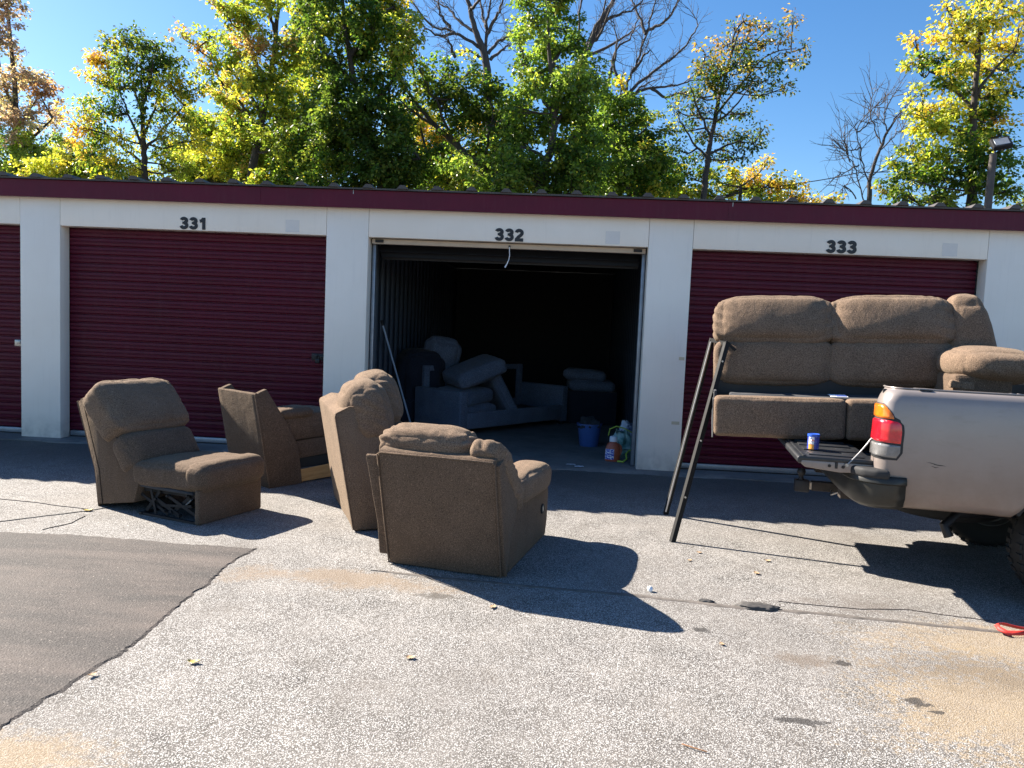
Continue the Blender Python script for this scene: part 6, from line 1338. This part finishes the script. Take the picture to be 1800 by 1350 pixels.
    ('open_maple_tree', 'thin open tree with bronze-green leaves alone against the sky, right of the bare tree', [[3.59, 12.5, 4.94], [3.66, 12.5, 6.24], [3.81, 12.5, 7.56], [4.08, 12.5, 8.72], [4.25, 12.5, 9.44]], 0.12, [[4.13, 12.64, 9.49, 0.27, 'bronze', 0.6], [4.57, 12.69, 9.66, 0.24, 'bronze', 0.5], [4.98, 12.52, 9.46, 0.26, 'bronze', 0.7], [5.61, 12.51, 9.61, 0.18, 'bronze', 0.7], [3.4, 12.41, 8.74, 0.3, 'bronze', 0.7], [4.01, 13.01, 9.18, 0.35, 'bronze', 0.9], [4.37, 12.29, 9.01, 0.35, 'bronze', 0.9], [4.85, 12.17, 8.91, 0.32, 'bronze', 1.0], [5.3, 12.32, 9.18, 0.26, 'bronze', 1.0], [5.84, 12.38, 8.93, 0.18, 'bronze', 0.8], [3.2, 12.35, 8.36, 0.3, 'bronze', 0.8], [3.62, 12.26, 8.34, 0.36, 'dkbr', 1.0], [4.07, 12.07, 8.43, 0.38, 'dkbr', 1.0], [4.62, 12.31, 8.52, 0.38, 'dkbr', 1.0], [5.13, 12.32, 8.61, 0.32, 'dkbr', 1.0], [5.69, 12.54, 8.69, 0.21, 'dkbr', 1.0], [3.48, 12.19, 7.96, 0.36, 'dkbr', 1.0], [3.95, 12.02, 7.92, 0.39, 'dkbr', 1.0], [4.49, 12.2, 7.99, 0.36, 'dkbr', 1.0], [5.07, 12.53, 8.17, 0.27, 'dkbr', 1.0], [5.46, 12.43, 7.94, 0.21, 'dkbr', 1.0], [5.04, 12.64, 7.95, 0.21, 'dkbr', 1.0], [2.93, 12.76, 7.83, 0.3, 'dkbr', 0.8], [3.32, 12.42, 7.67, 0.33, 'dkbr', 0.8], [3.79, 12.16, 7.6, 0.3, 'dkbr', 0.7], [2.79, 12.7, 7.36, 0.3, 'mix', 0.7], [3.26, 12.74, 7.24, 0.33, 'dkbr', 1.0], [3.71, 12.41, 7.24, 0.3, 'dkbr', 1.0], [4.26, 12.61, 7.31, 0.24, 'dkbr', 1.0], [4.52, 12.41, 7.26, 0.15, 'dkbr', 0.8], [3.0, 12.86, 6.89, 0.3, 'mix', 0.8], [3.52, 12.82, 6.82, 0.33, 'dkbr', 1.0], [3.96, 12.75, 6.75, 0.3, 'dkbr', 1.0], [4.52, 12.93, 6.73, 0.33, 'dkbr', 1.0], [4.76, 12.32, 6.45, 0.24, 'dkbr', 1.0], [5.01, 12.52, 6.87, 0.16, 'dkbr', 0.8], [2.94, 12.74, 6.34, 0.36, 'mix', 0.8], [3.62, 12.79, 6.3, 0.33, 'dkbr', 1.0], [4.22, 12.41, 6.23, 0.3, 'dkbr', 1.0], [4.55, 12.25, 6.14, 0.24, 'dkbr', 1.0]], [[[3.77, 12.5, 7.26], [4.36, 12.6, 8.03], [5.0, 12.7, 8.81], [5.81, 12.8, 9.08]], [[3.69, 12.5, 6.68], [3.21, 12.03, 7.26], [2.96, 11.55, 7.68]], [[3.81, 12.5, 7.56], [3.72, 12.75, 8.21], [3.5, 12.99, 8.8]], [[3.75, 12.5, 6.97], [4.11, 11.91, 7.26], [4.37, 11.32, 7.64]], [[3.66, 12.5, 6.24], [4.28, 12.45, 6.54], [4.78, 12.39, 6.54]], [[3.96, 12.5, 8.28], [4.43, 12.48, 8.86], [4.96, 12.45, 9.43]], [[3.67, 12.5, 6.09], [3.04, 12.04, 6.55], [2.65, 11.59, 6.99]], [[4.08, 12.5, 8.72], [4.11, 12.48, 9.28], [4.36, 12.45, 9.78]]], 0.11, 1.9, 1.0),
    ('yellow_bush_tree', 'low yellow-green bushy tree just above the roof, right of centre', [[4.87, 14.0, 5.15], [4.87, 14.0, 5.66]], 0.112, [[2.92, 14.49, 5.6, 0.42, 'mixyel', 1.2], [3.34, 14.19, 5.96, 0.35, 'mix', 1.2], [3.47, 14.35, 5.51, 0.45, 'yelgrn', 1.2], [4.02, 14.41, 6.02, 0.35, 'mix', 1.2], [4.0, 13.67, 5.41, 0.48, 'yelgrn', 1.2], [4.6, 14.13, 6.07, 0.32, 'mixyel', 1.2], [4.8, 14.56, 5.67, 0.48, 'mixyel', 1.2], [5.22, 14.41, 6.06, 0.38, 'oryel', 1.2], [5.34, 14.1, 5.53, 0.48, 'yelgrn', 1.2], [5.53, 13.82, 6.35, 0.19, 'oryel', 0.84], [5.74, 13.89, 5.82, 0.42, 'oryel', 1.2], [6.11, 14.59, 5.56, 0.42, 'mixyel', 1.2], [6.15, 13.67, 5.72, 0.29, 'oryel', 1.08], [6.45, 13.83, 5.44, 0.32, 'oryel', 1.2], [6.9, 14.25, 5.42, 0.19, 'oryel', 1.2], [7.13, 13.98, 5.32, 0.14, 'oryel', 0.96], [7.41, 13.88, 5.37, 0.14, 'oryel', 0.96]], [], 0.12, 1.5, 1.0),
    ('bare_sapling', 'small leafless sapling with thin curved branches in the open sky, left of the golden tree', [[8.79, 15.0, 5.34], [8.76, 15.0, 6.12], [9.0, 15.0, 7.1], [9.3, 15.0, 7.84], [9.59, 15.0, 8.25]], 0.083, [], [[[8.76, 15.0, 6.04], [8.43, 14.8, 6.72], [8.18, 14.6, 7.47], [8.34, 14.4, 7.89], [8.63, 14.2, 8.16]], [[9.03, 15.0, 7.19], [8.8, 15.15, 7.78], [8.73, 15.3, 8.47], [8.92, 15.46, 8.85]], [[9.17, 15.0, 7.51], [9.1, 15.16, 8.12], [9.44, 15.32, 8.82]], [[8.68, 15.0, 5.43], [8.37, 14.98, 6.27], [8.07, 14.97, 6.91], [7.64, 14.95, 7.13]], [[8.43, 15.0, 7.09], [8.04, 14.66, 6.92], [7.68, 14.32, 6.88]], [[8.33, 15.0, 7.54], [8.79, 15.35, 7.91], [9.15, 15.7, 8.18]], [[8.96, 15.0, 7.02], [9.48, 15.37, 7.53], [9.9, 15.74, 7.88]], [[8.78, 15.0, 6.28], [9.24, 15.01, 6.63], [9.7, 15.03, 6.97]], [[8.18, 15.0, 6.67], [7.99, 15.01, 7.16], [7.92, 15.01, 7.4]], [[8.43, 15.0, 6.6], [8.01, 14.68, 6.36], [7.6, 14.37, 6.13]], [[9.3, 15.0, 7.84], [9.28, 14.4, 7.92], [9.21, 13.81, 8.06]], [[8.42, 15.0, 5.62], [8.02, 14.85, 5.99], [7.91, 14.69, 5.63]]], 0.12, 1.5, 1.5),
    ('golden_maple_tree', 'tall golden-topped maple with green lower leaves at the right edge, behind the lamp pole', [[9.92, 11.5, 4.83], [9.83, 11.5, 6.34], [9.79, 11.5, 7.83], [9.76, 11.5, 9.31], [9.75, 11.5, 10.24]], 0.168, [[9.12, 11.75, 9.77, 0.19, 'gold', 1.2], [8.92, 11.24, 9.22, 0.25, 'gold', 1.2], [9.32, 11.24, 9.46, 0.19, 'gold', 1.08], [10.11, 11.97, 10.1, 0.33, 'gold', 1.2], [9.45, 11.17, 9.11, 0.36, 'gold', 1.2], [9.83, 11.05, 9.2, 0.41, 'gold', 1.2], [10.63, 11.62, 9.64, 0.27, 'gold', 1.2], [10.61, 11.39, 9.15, 0.25, 'gold', 1.2], [8.39, 11.72, 8.89, 0.19, 'oryel', 1.2], [8.14, 11.35, 8.28, 0.19, 'orgrn', 1.2], [8.8, 11.76, 9.05, 0.19, 'oryel', 1.08], [9.02, 11.33, 8.83, 0.33, 'gold', 1.2], [9.71, 11.62, 8.74, 0.41, 'gold', 1.2], [10.44, 12.01, 8.97, 0.41, 'gold', 1.2], [10.75, 11.66, 8.65, 0.3, 'gold', 1.2], [8.66, 11.8, 8.58, 0.25, 'mixyel', 1.2], [8.96, 11.7, 8.42, 0.33, 'mix', 1.2], [9.17, 10.96, 8.05, 0.42, 'mixyel', 1.2], [10.21, 11.99, 8.33, 0.44, 'gold', 1.2], [10.54, 11.58, 8.21, 0.3, 'mixyel', 1.2], [8.44, 11.39, 8.1, 0.19, 'mix', 1.2], [8.91, 11.18, 7.71, 0.36, 'mix', 1.2], [9.8, 11.92, 7.82, 0.42, 'mix', 1.2], [10.19, 11.6, 7.67, 0.42, 'gold', 1.2], [10.79, 11.85, 7.82, 0.28, 'mix', 1.2], [8.62, 11.7, 7.66, 0.25, 'gold', 1.2], [9.06, 12.02, 7.41, 0.39, 'gold', 1.2], [9.41, 11.58, 7.23, 0.42, 'yellow', 1.2], [10.04, 11.75, 7.23, 0.44, 'mix', 1.2], [10.45, 11.62, 7.13, 0.36, 'oryel', 1.2], [8.36, 11.33, 7.07, 0.25, 'yellow', 1.2], [8.73, 11.94, 6.82, 0.34, 'yellow', 1.2], [8.9, 11.26, 6.66, 0.45, 'yellow', 1.2], [9.73, 11.86, 6.76, 0.45, 'yelgrn', 1.2], [10.4, 12.08, 6.7, 0.45, 'gold', 1.2], [10.57, 11.63, 6.66, 0.31, 'mix', 1.2], [8.24, 11.21, 6.29, 0.28, 'yellow', 0.96], [8.95, 11.89, 6.33, 0.42, 'yelgrn', 1.2], [9.44, 11.73, 6.17, 0.48, 'yelgrn', 1.2], [9.66, 11.07, 5.97, 0.47, 'mix', 1.2], [10.14, 10.96, 5.89, 0.42, 'dkmix', 1.2], [7.99, 11.52, 5.94, 0.17, 'yellow', 1.2], [7.98, 11.08, 5.51, 0.31, 'mix', 1.2], [8.75, 11.98, 5.85, 0.39, 'yelgrn', 1.2], [9.11, 11.51, 5.56, 0.48, 'mix', 1.2], [9.67, 11.52, 5.51, 0.48, 'dkmix', 1.2], [10.21, 11.38, 5.44, 0.45, 'dkmix', 1.2], [10.86, 11.64, 5.78, 0.31, 'dkmix', 1.2], [8.05, 11.87, 5.31, 0.31, 'dkbr', 1.2], [8.23, 11.3, 5.15, 0.37, 'dkmix', 1.2], [8.81, 11.35, 5.04, 0.42, 'dkmix', 1.2], [9.47, 11.6, 5.04, 0.42, 'dkmix', 1.2], [10.88, 11.39, 5.39, 0.2, 'dkmix', 1.2], [10.67, 11.58, 5.21, 0.28, 'dkmix', 1.2]], [[[9.81, 11.5, 7.15], [9.21, 11.55, 7.83], [8.51, 11.6, 8.37]], [[9.8, 11.5, 7.56], [10.18, 11.42, 8.22], [10.57, 11.34, 8.6]], [[9.83, 11.5, 6.61], [9.23, 11.71, 6.92], [8.75, 11.92, 7.24]], [[9.77, 11.5, 8.5], [9.37, 11.53, 9.04], [9.04, 11.57, 9.59]], [[9.86, 11.5, 5.93], [10.15, 11.01, 6.1], [10.25, 10.51, 6.26]], [[9.86, 11.5, 5.65], [9.22, 12.1, 5.89], [8.64, 12.69, 5.84]], [[9.81, 11.5, 9.04], [9.96, 11.33, 9.38], [10.04, 11.15, 9.7]]], 0.12, 1.5, 1.0),
    ('edge_bush_tree', 'scrap of dark foliage low over the roof at the right edge of the view', [[12.61, 14.0, 5.21], [12.58, 14.0, 5.52]], 0.063, [[12.59, 14.27, 5.51, 0.22, 'dkmix', 1.1], [13.06, 14.45, 5.68, 0.35, 'dkmix', 1.1], [13.32, 14.42, 6.0, 0.38, 'mix', 1.1]], [], 0.12, 1.5, 1.0),
]

# ------------------------------------------------------------------ trees behind the building
PAL = {
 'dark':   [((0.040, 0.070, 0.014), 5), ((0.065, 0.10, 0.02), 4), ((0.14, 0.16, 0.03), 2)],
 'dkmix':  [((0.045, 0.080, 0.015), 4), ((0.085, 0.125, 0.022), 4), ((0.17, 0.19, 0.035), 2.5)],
 'green':  [((0.060, 0.100, 0.020), 4), ((0.10, 0.15, 0.028), 4), ((0.17, 0.23, 0.04), 1.6), ((0.28, 0.26, 0.04), 0.5)],
 'palegrn':[((0.11, 0.165, 0.035), 4), ((0.19, 0.235, 0.05), 4), ((0.27, 0.30, 0.06), 1)],
 'mix':    [((0.050, 0.095, 0.016), 4), ((0.12, 0.165, 0.025), 3), ((0.28, 0.25, 0.035), 1.5), ((0.025, 0.055, 0.01), 2)],
 'mixyel': [((0.10, 0.14, 0.02), 3), ((0.25, 0.25, 0.035), 3), ((0.40, 0.30, 0.03), 2), ((0.05, 0.09, 0.015), 1.5)],
 'yelgrn': [((0.17, 0.21, 0.035), 4), ((0.27, 0.27, 0.045), 3), ((0.085, 0.125, 0.02), 3), ((0.38, 0.32, 0.05), 0.8)],
 'yellow': [((0.40, 0.34, 0.05), 3), ((0.30, 0.30, 0.045), 4), ((0.15, 0.19, 0.03), 3)],
 'gold':   [((0.42, 0.33, 0.05), 4), ((0.34, 0.26, 0.05), 2.0), ((0.27, 0.27, 0.045), 4), ((0.12, 0.15, 0.025), 1.5)],
 'oryel':  [((0.43, 0.30, 0.05), 4), ((0.36, 0.20, 0.06), 1.5), ((0.30, 0.27, 0.04), 2), ((0.12, 0.14, 0.02), 1)],
 'orange': [((0.33, 0.19, 0.08), 2.5), ((0.28, 0.17, 0.08), 2), ((0.27, 0.26, 0.05), 4)],
 'orgrn':  [((0.32, 0.20, 0.07), 1.5), ((0.24, 0.26, 0.045), 4), ((0.14, 0.18, 0.03), 3)],
 'bronze': [((0.20, 0.12, 0.04), 3), ((0.13, 0.12, 0.03), 3), ((0.27, 0.17, 0.04), 2), ((0.06, 0.085, 0.02), 2)],
 'dkyel':  [((0.045, 0.080, 0.014), 4), ((0.13, 0.14, 0.022), 3), ((0.36, 0.28, 0.03), 2)],
 'dkbr':   [((0.035, 0.060, 0.014), 4), ((0.07, 0.10, 0.02), 3), ((0.15, 0.12, 0.03), 2), ((0.22, 0.17, 0.04), 0.7)],
 'tan':    [((0.30, 0.215, 0.18), 4), ((0.24, 0.16, 0.14), 3), ((0.30, 0.27, 0.17), 3)],
 'tanor':  [((0.33, 0.19, 0.12), 4), ((0.28, 0.18, 0.13), 3)],
}
def mk_leaf():
    g = N('leaf')
    at = g.node('ShaderNodeAttribute', attribute_name='leaf_col')
    col = at.outputs['Color']
    d = g.node('ShaderNodeBsdfDiffuse', {'Color': col})
    tcol = g.mix(col, (0.9, 0.85, 0.35), 1.0, 'MULTIPLY')
    tr = g.node('ShaderNodeBsdfTranslucent', {'Color': g.mix(col, (1.9, 1.9, 1.0), 1.0, 'MULTIPLY')})
    gl = g.node('ShaderNodeBsdfGlossy', {'Color': (0.9, 0.9, 0.9), 'Roughness': 0.38})
    m1 = g.node('ShaderNodeMixShader'); g.put(m1.inputs[0], 0.50); g.put(m1.inputs[1], d.outputs[0]); g.put(m1.inputs[2], tr.outputs[0])
    fr = g.node('ShaderNodeFresnel', {'IOR': 1.35})
    m2 = g.node('ShaderNodeMixShader'); g.put(m2.inputs[0], g.math('MULTIPLY', fr.outputs[0], 0.05)); g.put(m2.inputs[1], m1.outputs[0]); g.put(m2.inputs[2], gl.outputs[0])
    g.t.links.new(m2.outputs[0], g.out.inputs['Surface'])
    return g.m
M['leaf'] = mk_leaf()
def bark(name, a, b):
    g = N(name); c = g.coord('Object', (6, 6, 1.2)); f = g.noise(c, 3, 5, 0.7)
    return g.bsdf(g.ramp(f, [(0.3, a), (0.7, b)]), 0.9, 0, g.bump(f, 0.5, 0.02))
M['bark'] = bark('dark_bark', (0.030, 0.024, 0.020), (0.085, 0.070, 0.058))
M['bark_grey'] = bark('grey_bark', (0.045, 0.038, 0.036), (0.11, 0.095, 0.088))

def catmull(pts, k=5):
    P = [np.array(p, float) for p in pts]
    if len(P) < 3: return [P[0] + (P[-1] - P[0]) * t for t in np.linspace(0, 1, k + 1)]
    out = []
    for i in range(len(P) - 1):
        p0 = P[max(i - 1, 0)]; p1 = P[i]; p2 = P[i + 1]; p3 = P[min(i + 2, len(P) - 1)]
        for t in np.linspace(0, 1, k, endpoint=False):
            out.append(0.5 * ((2 * p1) + (-p0 + p2) * t + (2 * p0 - 5 * p1 + 4 * p2 - p3) * t ** 2 + (-p0 + 3 * p1 - 3 * p2 + p3) * t ** 3))
    out.append(P[-1]); return out

class Tubes:
    def __init__(s): s.v = []; s.f = []
    def add(s, pts, r0, r1, n=5, power=1.0):
        base = len(s.v); m = len(pts); ref = np.array([0.3, 1.0, 0.2]); prev = None
        for i, p in enumerate(pts):
            d = pts[min(i + 1, m - 1)] - pts[max(i - 1, 0)]; L = np.linalg.norm(d); d = d / (L if L > 1e-9 else 1)
            a = ref - d * ref.dot(d); a /= max(1e-6, np.linalg.norm(a)); b = np.cross(d, a)
            r = r0 + (r1 - r0) * (i / (m - 1)) ** power
            for k in range(n):
                t = 2 * math.pi * k / n; s.v.append(p + (a * math.cos(t) + b * math.sin(t)) * r)
        for i in range(m - 1):
            for k in range(n):
                j = (k + 1) % n; s.f.append((base + i * n + k, base + i * n + j, base + (i + 1) * n + j, base + (i + 1) * n + k))
    def build(s, name, m, parent, off):
        me = bpy.data.meshes.new(name); me.from_pydata([tuple(q - off) for q in s.v], [], s.f); me.materials.append(m)
        me.polygons.foreach_set('use_smooth', [True] * len(me.polygons)); me.update()
        o = bpy.data.objects.new(name, me); link(o); o.parent = parent; return o

LEAF = np.array([[0, 0, 0], [0.5, -0.38, 0.09], [1.0, -0.10, -0.02], [0.62, 0.0, -0.04], [1.0, 0.0, 0], [0.5, 0.38, 0.09]])
def leaf_mesh(name, cen, dirs, nrm, size, elong, cols, parent, off):
    n = len(cen)
    d = dirs / np.linalg.norm(dirs, axis=1, keepdims=True)
    s_ = np.cross(nrm, d); s_ /= np.maximum(1e-6, np.linalg.norm(s_, axis=1, keepdims=True))
    nn = np.cross(d, s_)
    prof = np.array([[0, 0, 0], [0.45, 0.5, 0.12], [1.0, 0.0, -0.08], [0.45, -0.5, 0.12]])
    V = np.empty((n, 4, 3))
    for i in range(4):
        V[:, i] = cen + d * (prof[i, 0] * size)[:, None] + s_ * (prof[i, 1] * size / elong * 1.25)[:, None] + nn * (prof[i, 2] * size)[:, None]
    V = V.reshape(-1, 3) - off
    idx = np.arange(n) * 4
    F = np.stack([idx, idx + 1, idx + 2, idx, idx + 2, idx + 3], 1).reshape(-1)
    me = bpy.data.meshes.new(name)
    me.vertices.add(n * 4); me.vertices.foreach_set('co', V.reshape(-1).astype(np.float32))
    me.loops.add(n * 6); me.loops.foreach_set('vertex_index', F.astype(np.int32))
    me.polygons.add(n * 2); me.polygons.foreach_set('loop_start', np.arange(0, n * 6, 3, dtype=np.int32)); me.polygons.foreach_set('loop_total', np.full(n * 2, 3, np.int32))
    me.update(calc_edges=True)
    at = me.color_attributes.new('leaf_col', 'FLOAT_COLOR', 'POINT')
    c4 = np.ones((n, 4, 4), np.float32); c4[:, :, :3] = cols[:, None, :]
    at.data.foreach_set('color', c4.reshape(-1))
    me.materials.append(M['leaf'])
    o = bpy.data.objects.new(name, me); link(o); o.parent = parent; return o

nleaf = 0
LEAF_GAIN = np.array([1.36, 1.40, 1.50])
for name, label, trunk, rb, lobes, limbs, leaf, elong, twig in TREES:
    rng = np.random.default_rng(abs(hash(label)) % 1000 if False else sum(map(ord, label)))
    base = np.array([trunk[0][0], trunk[0][1], 0.0])
    root = empty(name, label, 'tree', tuple(base), 0.0, 'trees behind the storage building')
    tb = Tubes()
    path = catmull([tuple(base)] + [tuple(p) for p in trunk], 6)
    path = [p + (0 if i in (0,) else 1) * rng.normal(0, 0.012, 3) for i, p in enumerate(path)]
    rb = max(rb * (0.72 if lobes else 0.9), 0.05)
    tb.add(path, rb * 1.15, rb * 0.16, 8)
    skel = list(path)
    tips = []
    def grow(p, d, L, r, lev):
        """bare branches with forks"""
        pts = [p]; q = p.copy(); dd = d / np.linalg.norm(d)
        k = 4
        for i in range(k):
            dd = dd + rng.normal(0, 0.16, 3) + np.array([0, 0, 0.05]); dd /= np.linalg.norm(dd)
            q = q + dd * L / k; pts.append(q.copy())
        tb.add(pts, r, r * 0.35, 4)
        if lev > 0:
            for i in (1, 2, 3):
                if rng.random() < 0.8:
                    nd = dd * 0.7 + rng.normal(0, 0.55, 3); grow(pts[i], nd, L * rng.uniform(0.45, 0.75), r * 0.6, lev - 1)
    for lb in limbs:
        p = catmull([tuple(q) for q in lb], 5)
        p = [q + rng.normal(0, 0.02, 3) * min(1, i) for i, q in enumerate(p)]
        r0 = rb * (0.45 if lobes else 0.30)
        tb.add(p, r0, max(0.009, r0 * 0.22), 6)
        skel += p
        if not lobes:
            for i in range(2, len(p), 1):
                d = p[min(i + 1, len(p) - 1)] - p[max(0, i - 1)]
                if rng.random() < 0.85:
                    grow(p[i], d / np.linalg.norm(d) + rng.normal(0, 0.6, 3) * np.array([1, 0.7, 0.8]), rng.uniform(0.35, 1.1) * twig * 0.6, 0.011, 1)
            d = p[-1] - p[-2]; grow(p[-1], d, 0.8, 0.010, 1)
    SK = np.array(skel)
    C_, D_, N_, S_, K_ = [], [], [], [], []
    for (x, y, z, R, pal, dens) in lobes:
        c = np.array([x, y, z])
        # limb from the skeleton, preferring lower points
        dv = SK - c; dist = np.linalg.norm(dv, axis=1) + np.maximum(0, dv[:, 2]) * 1.5
        j = SK[int(np.argmin(dist))]
        mid = (j + c) / 2 + np.array([0, 0, -0.08 * np.linalg.norm(c - j)]) + rng.normal(0, 0.05, 3)
        lp_ = catmull([tuple(j), tuple(mid), tuple(c)], 4)
        tb.add(lp_, max(0.02, 0.045 * R + 0.012), 0.012, 5)
        ps = [(np.array(a), w) for a, w in PAL[pal]]
        ws = np.array([w for _, w in ps]); ws = ws / ws.sum()
        nb = max(4, int(round(dens * 16 * (R / 0.6) ** 1.7)))
        axis = c - SK[int(np.argmin(np.abs(SK[:, 2] - c[2]) + 0.0 * SK[:, 0]))]; axis[2] = 0.0
        axis = axis / max(0.2, np.linalg.norm(axis))
        for _ in range(nb):
            d = rng.normal(0, 1, 3) * np.array([1, 1, 0.75]) + axis * 0.45 + np.array([0, 0, 0.30])
            d /= np.linalg.norm(d)
            L = R * rng.uniform(0.55, 1.40)
            st = c + rng.normal(0, 0.22, 3) * R
            m1 = st + d * L * 0.5 + rng.normal(0, 0.05, 3)
            en = st + d * L + np.array([0, 0, -0.10 * L]) + rng.normal(0, 0.06, 3)
            tb.add([lp_[int(rng.integers(len(lp_) // 2, len(lp_)))], st, m1, en], 0.011, 0.003, 3)
            ncl = max(2, int(L / 0.085))
            base_i = rng.choice(len(ps), p=ws)
            tone = rng.uniform(0.8, 1.2)
            for q in range(ncl):
                t = 0.12 + 0.93 * (q + rng.random()) / ncl
                cc = (st + (m1 - st) * t * 2) if t < 0.5 else (m1 + (en - m1) * (t - 0.5) * 2)
                m = int(rng.integers(7, 13))
                rad = 0.085 * (1.25 - 0.5 * t)
                pp = cc + rng.normal(0, 1, (m, 3)) * rad * np.array([1, 1, 0.7])
                dr = (pp - cc) * 1.5 + d * 0.07 + np.array([0, 0, -0.11]) + rng.normal(0, 0.06, (m, 3))
                nr = rng.normal(0, 0.5, (m, 3)) + np.array([0, 0, 1.0])
                ii = np.where(rng.random(m) < 0.65, base_i, rng.choice(len(ps), m, p=ws))
                cl = np.array([ps[w_][0] for w_ in ii]) * LEAF_GAIN * tone * rng.uniform(0.75, 1.28, (m, 1)) * rng.uniform(0.92, 1.08, (m, 3))
                C_.append(pp); D_.append(dr); N_.append(nr); K_.append(cl)
                S_.append(0.72 * leaf * rng.uniform(0.6, 1.25, m))
    tb.build('trunk', M['bark'] if lobes else M['bark_grey'], root, base)
    if C_:
        C_, D_, N_, K_, S_ = map(np.concatenate, (C_, D_, N_, K_, S_))
        nleaf += len(C_)
        leaf_mesh('crown', C_, D_, N_, S_ * 1.15, elong, K_, root, base)
print('leaves', nleaf)
